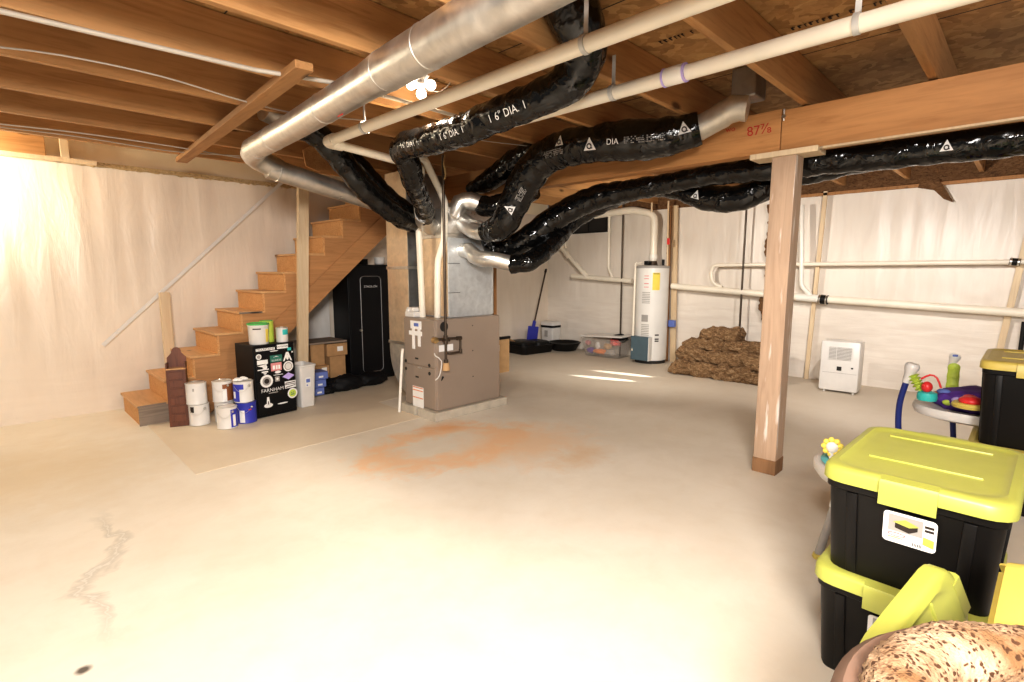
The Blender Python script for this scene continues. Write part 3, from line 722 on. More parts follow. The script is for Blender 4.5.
text('side_lettering', '. . . .', (x0-.002, 3.87, .895), (0, -1, 0), (0, 0, 1), .03, 'greyplastic', fu)
b = MB(); b.cyl((2.90, y0-.004, .855), (2.90, y0+.004, .855), .045, seg=24); b.build('flue_opening', 'slot', fu)
MB().box(2.84, y0-.003, .63, 3.0, y0, .69).build('side_label', 'paper', fu, False)
b = MB(); b.cyl((3.24, y0-.002, .60), (3.24, y0+.002, .60), .006, seg=8); b.cyl((3.24, y0-.002, .35), (3.24, y0+.002, .35), .006, seg=8); b.cyl((3.24, y0-.002, .84), (3.24, y0+.002, .84), .006, seg=8); b.build('screws', 'slot', fu)
tag(MB().box(2.765, 3.70, .0, 3.665, 3.985, .08, .006).build('concrete_pad', 'pad', smooth=False), 'long concrete pad block under the near side of the furnace', 'pad', 'concrete pads under the furnace')
tag(MB().box(2.765, 4.025, .0, 3.665, 4.29, .08, .006).build('concrete_pad', 'pad', smooth=False), 'concrete pad block under the far side of the furnace', 'pad', 'concrete pads under the furnace')
# plenum
pl = thing('supply_plenum', 'tall galvanized plenum box rising from the furnace to the round ducts', 'duct', (3.3, 4.05, .92))
MB().box(3.025, 3.815, .921, 3.575, 4.225, 1.66, .004).build('lower_box', 'galvblue', pl, False)
MB().box(3.018, 3.825, .93, 3.026, 4.215, 1.655, .002).build('front_panel', 'galvtan', pl, False)  # thin overlay on the plenum face, its tan is painted reflection
b = MB().box(3.012, 3.805, 1.655, 3.585, 4.235, 1.69, .004); b.build('drive_cleat', 'galv', pl, False)
MB().box(3.02, 3.81, 1.69, 3.58, 4.23, 1.93, .006).build('collar_box', 'galv', pl, False)
b = MB()
for z in (1.15, 1.42): b.box(3.02, 3.812, z, 3.16, 3.816, z+.004)
b.build('seam_lines', 'slot', pl, False)
b = MB().box(3.573, 3.81, .93, 3.585, 3.83, 1.66); b.build('edge_seam', 'galv', pl, False)
# return drop
rd = thing('return_duct', 'tall galvanized return air duct curving into the side of the furnace', 'duct', (3.2, 4.6, 0))
prof = [(4.80, .62), (4.80, .55)]+[(4.80-.40*(1-math.cos(a)), .55-.47*math.sin(a)) for a in [PI/2*i/10 for i in range(1, 11)]]+[(4.25, .08), (4.25, .52), (4.43, .62)]
MB().prism([(3.0, y, z) for y, z in prof], (0, 0, 0), (.45, 0, 0)).build('curved_boot', 'galvdull', rd)
MB().box(3.0, 4.43, .615, 3.45, 4.80, 2.33).build('duct_body', 'galvtan', rd, False)
b = MB(); b.box(2.992, 4.42, 1.37, 3.46, 4.81, 1.40); b.box(2.992, 4.42, .60, 3.46, 4.81, .63); b.build('cleats', 'galv', rd, False)
MB().box(3.004, 4.425, .64, 3.446, 4.43, 2.32).build('painted_shade_side', 'galvdark', rd, False)  # darker sheet laid over this face, shade painted into its colour
# papers on furnace
b = MB(TL((2.875, 4.19, .921)))
b.box(-.05, -.10, 0, .05, .05, .05, .008); b.box(-.03, -.06, .05, .04, .05, .09, .008); b.box(-.045, .0, .0, .03, .045, .075, .008)
tag(b.build('white_packets', 'white', smooth=False), 'small heap of white packets on top of the furnace by the plastic pipes', 'packet')

# gas pipe and fittings
gp = thing('gas_pipe', 'dark iron gas pipe dropping to a tee and looping into the furnace side', 'pipe', (2.885, 3.70, .5))
top = P(443, 160, 1, 3.70)
pipe('drop_pipe', [(2.893, 3.70, 2.34), (2.89, 3.70, .53)], .012, 'iron', gp)
b = MB(); b.cyl((2.89, 3.70, .70), (2.89, 3.70, .78), .021, seg=14); b.cyl((2.89, 3.70, .52), (2.89, 3.70, .56), .02, seg=14); b.cyl((2.86, 3.70, .74), (2.93, 3.70, .74), .019, seg=14)
b.cyl((3.02, 3.70, .742), (3.07, 3.70, .74), .018, seg=12); b.cyl((3.06, 3.70, .60), (3.06, 3.70, .64), .017, seg=12); b.build('fittings', 'iron', gp)
pipe('loop_pipe', [(2.81, 3.70, .75), (2.89, 3.70, .75), (3.06, 3.70, .74), (3.06, 3.70, .61), (2.93, 3.70, .61), (2.93, 3.735, .61)], .011, 'iron', gp, .03)
MB().cyl((2.80, 3.72, .74), (2.80, 3.76, .74), .028, seg=14).build('gas_valve', 'brass', gp)
MB().cyl((2.89, 3.70, .46), (2.89, 3.70, .53), .034, .028, seg=14).build('drip_cap', 'cardtan', gp)
b = MB(); b.tube(frames([(2.80, 3.75, .62), (2.79, 3.72, .60), (2.84, 3.70, .55), (2.83, 3.72, .42), (2.79, 3.73, .38)], .005)); b.build('flex_tube', 'white', gp)
b = MB(); b.tube(frames([(2.88, 3.73, .40), (2.86, 3.745, .36), (2.84, 3.755, .33)], .009)); b.build('rubber_hose', 'rubber', gp)
pp = P(443, 143, 1, 3.70)
b = MB(); b.tube(frames([(2.90, 3.68, 2.34), (2.88, 3.67, 2.26), (2.905, 3.68, 2.18), (2.89, 3.70, 2.12)], .008)); b.build('yellow_wire_end', 'brass', gp)

# white leaning drain pipe
tag(pipe('drain_pipe', [P(402.7, 349, 0, 2.72), P(402.2, 352, 0, 2.72), P(399.3, 412, 0, 2.70)], .013, 'pvcwhite', rad=.01), 'thin white plastic pipe leaning against the left side of the furnace', 'pipe')
# wood upright behind furnace
tag(MB().box(4.02, 4.26, .0, 4.06, 4.35, 2.35, .002).build('upright_post', 'studbrown', smooth=False), 'brown wooden upright just behind the furnace', 'post')

# ------------------------------------------------------------------ plastic pipes under the joists
M['strap'] = plain('light_steel_strap', (.6, .6, .58), .4, metal=.2)
def strap(o, x, y, z, r, mat='strap'):
    b = MB(); b.lathe([(r+.003, -.01), (r+.005, -.01), (r+.005, .01), (r+.003, .01)], (x, y, z), (0, 1, 0), 20)
    b.box(x-.001, y-.01, z+r, x+.002, y+.01, 2.40); return b.build('hanger_strap', mat, o)
pz = 2.225
v1 = thing('vent_pipe', 'long cream plastic pipe running nearest the big metal duct, elbow at its far end', 'pipe', (1.74, 2, pz))
pipe('pipe_run', [(1.735, -.6, pz), (1.75, 3.46, pz)], .033, 'pvc', v1, seg=24)
p0 = V(1.75, 3.46, pz)
pipe('elbow', [(1.75, 3.40, pz), (1.75, 3.52, pz), (1.87, 3.53, pz)], .039, 'pvc', v1, .06, seg=24)
pipe('cross_pipe', [(1.84, 3.53, pz), (2.62, 3.62, 2.19), (2.78, 3.95, 2.0), (2.90, 4.09, 1.8), (2.925, 4.09, .921)], .030, 'pvc', v1, .08, seg=24)
strap(v1, 1.74, 1.32, pz, .033); strap(v1, 1.745, 3.0, pz, .033)
v2 = thing('vent_pipe', 'long cream plastic pipe crossing right of the black elbow, then dropping to the furnace', 'pipe', (2.29, 2, pz))
pipe('pipe_run', [(2.285, -.6, pz), (2.30, 3.05, pz)], .033, 'pvc', v2, seg=24)
MB().lathe([(.038, -.045), (.040, -.04), (.040, .04), (.038, .045)], (2.287, 1.23, pz), (0, 1, 0), 24).build('coupling', 'pvcwhite', v2)
b = MB().lathe([(.037, -.004), (.041, -.004), (.041, .004), (.037, .004)], (2.287, 1.28, pz), (0, 1, 0), 24); b.lathe([(.037, -.004), (.041, -.004), (.041, .004), (.037, .004)], (2.287, 1.18, pz), (0, 1, 0), 24); b.build('primer_ring', 'lilac', v2)
a = P(425, 160, 0, 2.62); c_ = P(441, 193, 0, 2.95)
pipe('drop_pipe', [(2.30, 3.02, pz), (2.31, 3.30, 2.21), a, c_, P(445, 203, 0, 2.96), P(444, 240, 0, 2.96), P(438, 260, 0, 2.96), P(437.5, 272, 0, 2.96), P(437.5, 317.5, 0, 2.96)], .030, 'pvc', v2, .03, seg=24)
strap(v2, 2.287, 1.56, pz, .033); strap(v2, 2.285, .53, pz, .033)
tag(pipe('conduit', [P(-40, 2, 2, 2.335), P(0, 11, 2, 2.335), P(256, 70, 2, 2.335), P(330, 82, 2, 2.335), P(392, 98, 2, 2.335), P(470, 120, 2, 2.335)], .011, 'cablegrey', rad=.01), 'thin cream conduit running along the underside of a joist at top left', 'pipe')
def wire(pts, r, lb, mat='cablegrey'):
    b = MB(); b.tube(frames(pts, r, .08), 8); tag(b.build('cable', mat), lb, 'cable', 'cables stapled to the joists')
wire([P(-20, 45, 2, 2.345), P(60, 55, 2, 2.335), P(160, 76, 2, 2.33), P(240, 100, 2, 2.33), P(300, 114, 2, 2.34), P(372, 121, 2, 2.345)], .0045, 'sagging white cable crossing the joists above the diagonal board')
wire([P(0, 124, 2, 2.335), P(80, 133, 2, 2.33), P(170, 146, 2, 2.33), P(240, 158, 2, 2.34)], .005, 'thin white cable beside the lowest visible joist on the left')
wire([P(0, 127, 2, 2.335), P(80, 137, 2, 2.325), P(170, 151, 2, 2.33), P(240, 156, 2, 2.345)], .004, 'second thin cable just below the first on the left')
wire([P(416, 88, 2, 2.50), P(440, 92, 2, 2.44), P(452, 80, 2, 2.50)], .004, 'short looped cable next to the bare-bulb light')
wire([P(555, 150, 0, 3.55), P(520, 145, 0, 3.3), P(480, 140, 0, 3.0), P(466, 132, 0, 2.9)], .004, 'thin pale wire with a red tip crossing beside the black duct')

# ------------------------------------------------------------------ metal ducts
def metal(name, pts, r, parent=None, mat='galv', seg=32, step=.05, seams=(), smooth=True):
    fr = frames(pts, r, step, smooth=smooth)
    def rf(L, a, p):
        return .004 if any(abs(L-s) < step*.6 for s in seams) else 0
    b = MB(); b.tube(fr, seg, rf); return b.build(name, mat, parent)
md = thing('metal_duct', 'big round galvanized duct running from the top of the photo down to the left', 'duct', (1.38, 2.5, 2.24))
metal('near_length', [(1.265, .2, 2.24), (1.325, 1.5, 2.24), (1.365, 2.16, 2.24)], .088, md, smooth=False)
metal('reducer', [(1.364, 2.14, 2.24), (1.375, 2.30, 2.24)], [.089, .080], md, smooth=False)
metal('far_length', [(1.374, 2.28, 2.24), (1.445, 3.3, 2.235), (1.495, 4.15, 2.235)], .079, md, smooth=False)
for q, r_ in ((V(1.343, 1.8, 2.24), .090), (V(1.414, 2.85, 2.237), .0815), (V(1.468, 3.7, 2.235), .0815)):
    b = MB(); b.lathe([(r_-.003, -.006), (r_, -.003), (r_, .003), (r_-.003, .006)], q, (.06, 1, 0), 32); b.build('joint_band', 'galv', md)
b = MB(); b.tube(frames(pipe_pts([(1.495, 4.06, 2.235), (1.52, 4.30, 2.22), (1.75, 4.34, 2.15)], .12, 4), .082, smooth=False), 32); b.build('end_elbow', 'galv', md)
b = MB(); b.tube(frames([(1.40, 2.62, 2.157), (1.404, 2.68, 2.157)], .003, smooth=False), 6); b.build('red_marker_line', 'redink', md)
md2 = thing('metal_duct', 'thinner round galvanized duct crossing above the stairs from the big one', 'duct', (2.2, 4.35, 2.05))
metal('duct_length', [(1.66, 4.335, 2.155), (2.2, 4.36, 2.06), (2.99, 4.40, 1.925)], .082, md2, smooth=False)
b = MB(); b.lathe([(.08, -.006), (.086, -.003), (.086, .003), (.08, .006)], (1.74, 4.338, 2.14), (1, .04, -.17), 28); b.build('joint_band', 'galv', md2)

# ------------------------------------------------------------------ black insulated flexible ducts
def crinkle(amp, seed, rib=.0):
    def f(L, a, p):
        q = p*1.0
        n = noise.noise(q*5+V(seed, 0, 0))*.6-abs(noise.noise(V(L*16, math.cos(a)*1.2, math.sin(a)*1.2+seed)))*.7+noise.noise(q*30+V(0, seed, 0))*.12
        return amp*n+rib*math.sin(L*42)
    return f
def flexd(parent, pts, r, seed=1, amp=.013, name='insulated_sleeve', rib=.003):
    fr = frames(pts, r, .014); b = MB(); b.tube(fr, 44, crinkle(amp, seed, rib)); b.build(name, 'flex', parent); return fr
tri = lambda s: [[(-s, -s*.8), (s, -s*.8), (0, s)]]
def emblem(fr, L, parent, s=.035, sgn=1, off=.012, da=0):
    c, t, u, w, LL, r = min(fr, key=lambda q: abs(q[4]-L)); d = CAM-c; a = math.atan2(d.dot(w), d.dot(u))+da
    wrap('triangle_emblem', '', fr, L, 1, 'paper', parent, sgn, off, a, quads(tri(s)))
    n = 16; ring = [[(.0+.42*s*math.cos(2*PI*i/n), -.25*s+.42*s*math.sin(2*PI*i/n)) for i in (k, k+1)]+[(.24*s*math.cos(2*PI*i/n), -.25*s+.24*s*math.sin(2*PI*i/n)) for i in (k+1, k)] for k in range(n)]
    wrap('emblem_ring', '', fr, L, 1, 'ink', parent, sgn, off+.002, a, quads(ring+[[(.05*s, -.6*s), (.5*s, -.6*s), (.5*s, -.45*s), (.05*s, -.45*s)]]))
def micro(fr, L, parent, rows, cols, sgn=1, da=0, w=.011, off=.011):
    c, t, u, ww, LL, r = min(fr, key=lambda q: abs(q[4]-L)); d = CAM-c; a = math.atan2(d.dot(ww), d.dot(u))+da
    q = []
    for i in range(rows):
        for j in range(cols):
            if random.random() < .75: q.append(rct(j*w-cols*w/2, -i*.011, j*w-cols*w/2+w*random.uniform(.4, .85), -i*.011+.006))
    wrap('small_print', '', fr, L, 1, 'greyplastic', parent, sgn, off, a, quads(q))
# A: over the middle, printed 6" DIA.
dA = thing('flexible_duct', 'fat black wrapped duct marked 6 inch, bending round the cream pipe in the upper middle', 'duct', (2.05, 2.3, 2.15), 0, 'black insulated flexible ducts')
frA = flexd(dA, [P(548, -22, 0, 1.85), P(568, 4, 0, 1.92), P(580, 28, 0, 1.99), P(584, 50, 0, 2.05), P(578, 70, 0, 2.08), P(562, 87, 0, 2.08), P(538, 99, 0, 2.06), P(505, 113, 0, 2.04), P(465, 129, 0, 2.04), P(430, 140, 0, 2.05), P(403, 148, 0, 2.08), (2.20, 3.20, 2.09), (2.32, 3.32, 2.01), (2.48, 3.48, 1.94), (2.66, 3.66, 1.88), (2.78, 3.82, 1.82)], [.115, .12, .115, .105, .10, .095, .09, .09, .09, .09, .09, .085, .082, .08, .08, .08], 3)
def nearL(fr, p): return min(fr, key=lambda q: (q[0]-Vector(p)).length)[4]
for y, s, sz_ in ((1.98, 'I  6" DIA.  I', .05), (2.42, 'I  6" DIA.  I', .045), (2.86, 'I 6" DIA I', .04)):
    wrap('printed_lettering', s, frA, nearL(frA, (2.04, y, 2.15)), sz_, 'paper', dA, -1, .012)
metal('collar', [(2.74, 3.78, 1.84), (2.86, 3.93, 1.79), (3.03, 4.05, 1.76)], .078, dA, step=.04, seams=(.05, .11, .17))
# F: dark one left of the furnace
dF = thing('flexible_duct', 'black wrapped duct sagging from the left joists down behind the furnace pipes', 'duct', (2.5, 3.9, 2.1), 0, 'black insulated flexible ducts')
frF = flexd(dF, [(1.68, 3.86, 2.40), (1.88, 3.90, 2.36), (2.08, 3.95, 2.22), (2.30, 4.00, 2.03), (2.52, 4.03, 1.90), (2.74, 4.10, 1.82), (2.93, 4.15, 1.80)], .095, 8)
metal('collar', [(1.46, 3.82, 2.44), (1.70, 3.87, 2.395)], .075, dF, step=.05, seams=(.1,))
dI = thing('flexible_duct', 'short black wrapped duct rising steeply between the two on the left', 'duct', (2.6, 4.2, 2.1), 0, 'black insulated flexible ducts')
flexd(dI, [(2.05, 4.35, 2.47), (2.25, 4.30, 2.40), (2.45, 4.26, 2.22), (2.65, 4.22, 2.02), (2.88, 4.18, 1.88), (3.02, 4.15, 1.86)], .09, 12)
# B: metal elbow on the beam, emblem printed
dB = thing('flexible_duct', 'black duct with white triangle emblems in front of the beam, ending in a metal elbow', 'duct', (3.2, 2.4, 2.2), 0, 'black insulated flexible ducts')
xs = 3.2
frB = flexd(dB, [P(700, 128, 0, 3.38), P(672, 136, 0, 3.32), P(640, 140, 0, 3.25), P(600, 143, 0, xs), P(565, 149, 0, xs), P(543, 160, 0, xs), P(526, 180, 0, xs), P(513, 205, 0, 3.2), P(503, 225, 0, 3.2), P(486, 233, 0, 3.2)], [.105, .125, .138, .135, .135, .14, .14, .13, .12, .095], 5)
metal('elbow', [P(698, 129, 0, 3.38), P(716, 119, 0, 3.40), P(733, 109, 0, 3.40), P(748, 108, 0, 3.42)], [.080, .078, .078, .076], dB, 'galvdull', step=.03, seams=(.06, .15, .24, .33))
b = MB(); e = P(745, 100, 0, 3.42); b.box(e.x-.05, e.y-.08, 2.40, e.x+.12, e.y+.07, 2.58, .01); b.build('register_boot', 'galvdark', dB, False)
metal('collar', [P(489, 232, 0, 3.2), P(474, 229, 0, 3.18), (3.20, 3.80, 1.80)], .082, dB, step=.05, seams=(.1, .2, .3))
def LB(px, py, xv): return nearL(frB, P(px, py, 0, xv))
emblem(frB, LB(685, 132, 3.34), dB, .04, -1, .012, .25); emblem(frB, LB(600, 143, xs), dB, .045, -1); emblem(frB, LB(572, 149, xs), dB, .04, -1, .012, .45)
emblem(frB, LB(510, 203, xs), dB, .045, -1, .012, .1)
micro(frB, LB(650, 140, 3.26), dB, 4, 22, -1, .15); micro(frB, LB(565, 149, xs), dB, 4, 18, -1, .1); micro(frB, LB(518, 185, xs), dB, 5, 12, -1, .0)
wrap('printed_lettering', 'DIA', frB, LB(622, 140, 3.22), .05, 'paper', dB, -1, .012, None)
# E: far one behind
dE = thing('flexible_duct', 'black wrapped duct leaving the plenum top through a metal elbow behind the emblem duct', 'duct', (3.3, 3.4, 2.1), 0, 'black insulated flexible ducts')
flexd(dE, [P(480, 206, 0, 3.3), P(496, 206, 0, 3.35), P(512, 200, 0, 3.45), P(535, 190, 0, 3.5)], [.09, .1, .1, .09], 15)
metal('elbow', [(3.12, 3.95, 1.90), P(455, 212, 0, 3.12), P(460, 203, 0, 3.15), P(470, 201, 0, 3.22), P(482, 205, 0, 3.30)], .078, dE, step=.04, seams=(.06, .14, .22, .3))
dH = thing('flexible_duct', 'dark wrapped duct slanting up into the joists behind the emblem duct', 'duct', (3.4, 3.6, 2.2), 0, 'black insulated flexible ducts')
flexd(dH, [P(470, 190, 0, 3.46), P(490, 180, 0, 3.46), P(515, 162, 0, 3.46), P(540, 148, 0, 3.46)], [.06, .10, .11, .11], 17)
# C, D behind the beam
dC = thing('flexible_duct', 'long glossy black duct running along behind the beam to the right wall', 'duct', (3.86, 1.5, 2.03), 0, 'black insulated flexible ducts')
frC = flexd(dC, [(3.87, -1.2, 2.05), (3.87, .1, 2.045), (3.87, 1.15, 2.05), (3.87, 1.85, 2.05), (3.87, 2.35, 2.02), (3.85, 2.78, 1.985), P(557, 217, 0, 3.75), P(525, 240, 0, 3.6), P(500, 252, 0, 3.5), (3.42, 3.74, 1.72)], [.11, .10, .09, .072, .085, .11, .115, .11, .10, .09], 21, .012)
emblem(frC, 1.6, dC, .03, -1)
dD = thing('flexible_duct', 'sagging black duct below the long one, leaving the furnace by the lowest metal elbow', 'duct', (4.1, 2, 1.9), 0, 'black insulated flexible ducts')
frD = flexd(dD, [(4.25, .4, 2.12), (4.2, .95, 2.08), P(785, 178, 0, 4.15), P(760, 190, 0, 4.12), P(735, 199, 0, 4.1), P(705, 197, 0, 4.1), P(675, 188, 0, 4.1), P(640, 188, 0, 4.1), P(600, 205, 0, 4.05), P(572, 222, 0, 3.95), P(552, 243, 0, 3.75), P(530, 261, 0, 3.5), P(510, 265, 0, 3.4)], [.09, .09, .09, .095, .10, .10, .09, .085, .085, .085, .09, .09, .085], 25)
emblem(frD, nearL(frD, P(702, 197, 0, 4.1)), dD, .035, -1)
metal('elbow', [(3.20, 3.83, 1.54), (3.21, 3.74, 1.54), P(478, 258, 0, 3.22), P(495, 260, 0, 3.30), P(513, 264, 0, 3.41)], .070, dD, step=.04, seams=(.1, .2, .3))

# ------------------------------------------------------------------ bare-bulb light
lp = P(421, 81, 2, 2.49)
lf = thing('ceiling_light', 'white porcelain lampholder with three bare lit bulbs between the joists', 'light', lp)
b = MB().lathe([(.06, .06), (.062, .05), (.05, .03), (.03, 0), (.028, -.02), (.001, -.02)], lp); b.build('lampholder', 'white', lf)
b = MB().lathe([(.05, .06), (.05, .09), (.001, .09)], lp); b.build('junction_box', 'galvdark', lf)
for k, d in enumerate((V(0, 0, -1), V(-.75, .66, -.12), V(.75, -.66, -.12))):
    d.normalize(); q = lp+V(0, 0, -.015)
    b = MB().lathe([(.013, .0), (.014, .02), (.028, .045), (.031, .06), (.026, .078), (.012, .088), (.001, .09)], q, d, 18); b.build('bulb', 'bulb', lf)

# ------------------------------------------------------------------ water heater and its pipes
hx, hy = 7.0, 4.0
wh = thing('water_heater', 'tall white cylindrical water heater with a yellow energy label against the back wall', 'water heater', (hx, hy, 0))
T = TL((hx, hy, 0)); HR = .235
MB(T).lathe([(HR-.02, 0), (HR-.02, .045), (HR, .05), (HR, 1.40), (HR-.01, 1.405)], seg=40).build('tank', 'heater', wh)
MB(T).lathe([(HR+.004, 1.395), (HR+.006, 1.40), (HR+.004, 1.425), (HR-.03, 1.435), (.001, 1.44)], seg=40).build('top_cap', 'greyplastic', wh)
MB(T).lathe([(HR-.04, 0), (HR-.01, .0), (HR-.01, .04), (HR-.04, .045)], seg=40).build('base_ring', 'slot', wh)
va = math.atan2(-hy, -hx)
def hpatch(nm, a0, a1, z0, z1, mat, off=.002, rows=None):
    n = 10; R = HR+off
    b = MB(T); b.loops([[(R*math.cos(a), R*math.sin(a), z0), (R*math.cos(a), R*math.sin(a), z1), ((R-.003)*math.cos(a), (R-.003)*math.sin(a), z1), ((R-.003)*math.cos(a), (R-.003)*math.sin(a), z0)] for a in [va+a0+(a1-a0)*i/n for i in range(n+1)]])
    return b.build(nm, mat, wh)
hpatch('energy_label', .0, .45, 1.08, 1.33, 'yellowlabel')
for z in (1.31,): hpatch('label_line', .05, .4, z, z+.008, 'ink', .004)
for k, z in enumerate((1.28, 1.24, 1.17, 1.12)): hpatch('red_script', -.52, -.22, z, z+.007, 'red', .003)
for k in range(7): hpatch('printed_lines', -.62, -.12, 1.04-.025*k, 1.05-.025*k, 'greyplastic', .003)
hpatch('round_print', -.62, -.2, .62, .72, 'greyplastic', .003)
for k in range(8): hpatch('printed_lines', -.62, -.12, .57-.025*k, .58-.025*k, 'greyplastic', .003)
for z in (.42, .36, .33): hpatch('black_marks', .25, .5, z, z+.018, 'ink', .003)
T2 = TL((6.80, 4.03, 0), 0)
MB(T2).box(-.09, -.16, .05, .08, .13, .40, .008).build('burner_cover', 'slate', wh, False)
MB(T2).box(-.088, -.168, .05, .08, -.158, .40, .002).build('cover_side', 'heater', wh, False)
b = MB(T).cyl((0, 0, 1.43), (0, 0, 1.50), .07, .05); b.build('draft_hood', 'iron', wh)
MB(T).box(-.16, -.02, 1.44, -.08, .06, 1.50, .01).build('valve_box', 'rubber', wh); MB(T).cyl((.04, -.14, 1.43), (.04, -.14, 1.52), .02).build('relief_valve', 'rubber', wh)
hv = thing('heater_vent', 'cream plastic vent pipe rising from the water heater and turning left at the ceiling', 'pipe', (hx, hy, 1.5))
pipe('vent_pipe', [(hx, hy, 1.50), (hx, hy, 2.17), (hx+.02, hy+.38, 2.27), (hx+.05, 5.1, 2.24)], .052, 'pvc', hv, .11, 24)
b = MB().lathe([(.058, 0), (.06, .005), (.06, .07), (.058, .075)], (hx, hy, 1.52), seg=24); b.build('vent_collar', 'pvcwhite', hv)
for (px, lb) in ((651, 'left thin tan water pipe above the water heater'), (667.5, 'right thin tan water pipe with a red tag above the water heater')):
    q = P(px, 262, 0, 6.98); q2 = P(px+1.0, 200, 0, 6.98)
    o = thing('water_pipe', lb, 'pipe', (q.x, q.y, 1.43), 0, 'water pipes on the heater')
    pipe('pipe_length', [(q.x, q.y, 1.425), (q2.x, q2.y, 2.34)], .013, 'copper', o)
    if px > 660: q3 = P(668, 241, 0, 6.96); MB().box(q3.x-.01, q3.y-.03, q3.z-.05, q3.x, q3.y+.01, q3.z+.04, .003).build('red_tag', 'red', o, False)
q = P(635.5, 262, 0, 6.86); q2 = P(632.5, 345, 0, 6.72)
tag(pipe('relief_pipe', [(6.88, 4.12, 1.47), (q.x, q.y, 1.47), (q2.x, q2.y, .18)], .015, 'pvc', rad=.02), 'thin cream relief pipe running down the left side of the water heater', 'pipe')
for px, x, lb in ((622.5, 7.12, 'dark iron pipe standing from floor to ceiling left of the water heater'), (746, 7.12, 'dark iron pipe rising behind the insulation heap')):
    a, c_ = P(px+.7, 205, 0, x), P(px-2.5 if px < 700 else px-8, 350 if px < 700 else 357, 0, x)
    tag(pipe('iron_pipe', [(x, a.y, 2.40), (x, c_.y, .006)], .013, 'iron'), lb, 'pipe', 'dark iron pipes at the back wall')
# drains along the back wall
xw = 7.14
def wp(px, py): return P(px, py, 0, xw)
dp = thing('drain_pipe', 'cream drain pipe left of the water heater with a slanting branch', 'pipe', wp(600, 279))
pipe('main_run', [wp(572, 276), wp(632, 281)], .04, 'pvc', dp)
pipe('slanting_branch', [wp(555, 232), wp(560, 246), wp(587, 277)], .038, 'pvc', dp)
pipe('upright', [wp(566.5, 215), wp(565.5, 248)], .022, 'pvc', dp)
pipe('upright', [wp(609.5, 206), wp(608.5, 268), wp(612.5, 278)], .022, 'pvc', dp, .03)
b = MB(); 
for q, q1 in ((wp(560, 244), wp(563, 248)), (wp(566, 253), wp(569, 257)), (wp(583, 272), wp(587, 277))): b.cyl(q, q1, .046)
b.build('hubs', 'pvc', dp)
lw = thing('drain_pipe', 'long low cream drain pipe sloping along the back wall right of the water heater', 'pipe', wp(850, 300), 0)
pA, pB, pC, pD = wp(672, 286), wp(816, 298.5), wp(1024, 313), wp(1100, 318)
pipe('main_run', [pA, pB, pC, pD+(pD-pC)*3], .043, 'pvc', lw, seg=20)
def coup(px, py, w, r, par, mat='rubber'):
    a, c_ = wp(px-w/2, py-.4), wp(px+w/2, py+.4)
    o = MB().cyl(a, c_, r, seg=20).build('rubber_coupling', mat, par); 
    for t in (.15, .85): q = a.lerp(c_, t); d = (c_-a).normalized(); MB().cyl(q-d*.008, q+d*.008, r+.003, seg=20).build('hose_clamp', 'steel', o)
coup(823.5, 299.5, 9, .056, lw)
up_ = thing('drain_pipe', 'thinner upper cream pipe with a U-bend, running level along the back wall', 'pipe', wp(850, 263), 0)
pipe('main_run', [wp(722, 287.5), wp(712.5, 283), wp(711, 272), wp(714, 265.2), wp(740, 264.8), wp(1010, 262), wp(1100, 261)], .025, 'pvc', up_, .07, 16)
coup(1015, 261.8, 11, .036, up_)
tl = thing('drain_pipe', 'white plastic riser with an elbow just right of the timber post', 'pipe', wp(805, 280), 0)
pipe('riser', [wp(802, 205), wp(801.5, 286), wp(811, 296)], .028, 'pvcwhite', tl, .05); pipe('stub', [wp(797, 297), wp(819, 298.6)], .047, 'pvcwhite', tl)
# outlet box with blue tape on studs
tag(MB().box(XB-.16, 3.70, .53, XB-.10, 3.80, .63, .006).build('outlet_box', 'bluebox', smooth=False), 'small blue electrical box on the stud right of the water heater', 'outlet box')
tag(MB().box(XB-.16, 2.28, .93, XB-.10, 2.36, 1.0, .006).build('outlet_box', 'greyplastic', smooth=False), 'small grey electrical box on the stud above the insulation heap', 'outlet box')

# ------------------------------------------------------------------ insulation heap
def batt(c, L, W, Hh, rz, lb, seed, r=.06):
    nx = int(L/.022); R = []
    for i in range(nx+1):
        t = i/nx; x = (t-.5)*L; e = min(1, .4+min(t, 1-t)*L/r*.6)
        w2, h2 = W*(.88+.12*e), Hh*e; k = Hh*.35*e; pr = rrect(w2, h2, k, 5); ring = []
        for j, (a_, c_) in enumerate(zip(pr, pr[1:]+pr[:1])):
            n = (4 if j in (5, 17) and False else 16 if j in (5, 17) else 5) if j % 6 == 5 else 1
            for q in range(n): ring.append((a_[0]+(c_[0]-a_[0])*q/n, a_[1]+(c_[1]-a_[1])*q/n))
        rr = []
        for y, z in ring:
            p = V(x, y, z+Hh/2); q = p+V(seed*3.1, 0, 0)
            d = V(noise.noise(q*6), noise.noise(q*6+V(9, 0, 0)), noise.noise(q*6+V(0, 9, 0)))*.045
            d += V(noise.noise(q*19), noise.noise(q*19+V(5, 0, 0)), noise.noise(q*19+V(0, 5, 0)))*.03
            d.z += .025*noise.noise(V(x*2, y*2, seed)); p += d
            if seed == 1: p.z = max(p.z, .002)
            rr.append(p)
        R.append(rr)
    b = MB(TL(c, rz)); b.loops(R)
    return tag(b.build('insulation_batt', 'insul'), lb, 'insulation', 'batts in the brown insulation heap')
batt((6.66, 2.72, .0), 1.25, .62, .19, PI/2+.02, 'lowest flattened brown insulation batt of the heap, resting on the floor', 1)
batt((6.70, 2.70, .17), 1.20, .54, .17, PI/2-.03, 'second brown insulation batt up in the heap', 2)
batt((6.76, 2.68, .31), 1.10, .44, .15, PI/2+.04, 'third brown insulation batt, just below the rolled piece', 3)
batt((6.76, 2.80, .44), .46, .36, .18, PI/2, 'rolled brown insulation piece sitting on top of the heap', 4, .03)

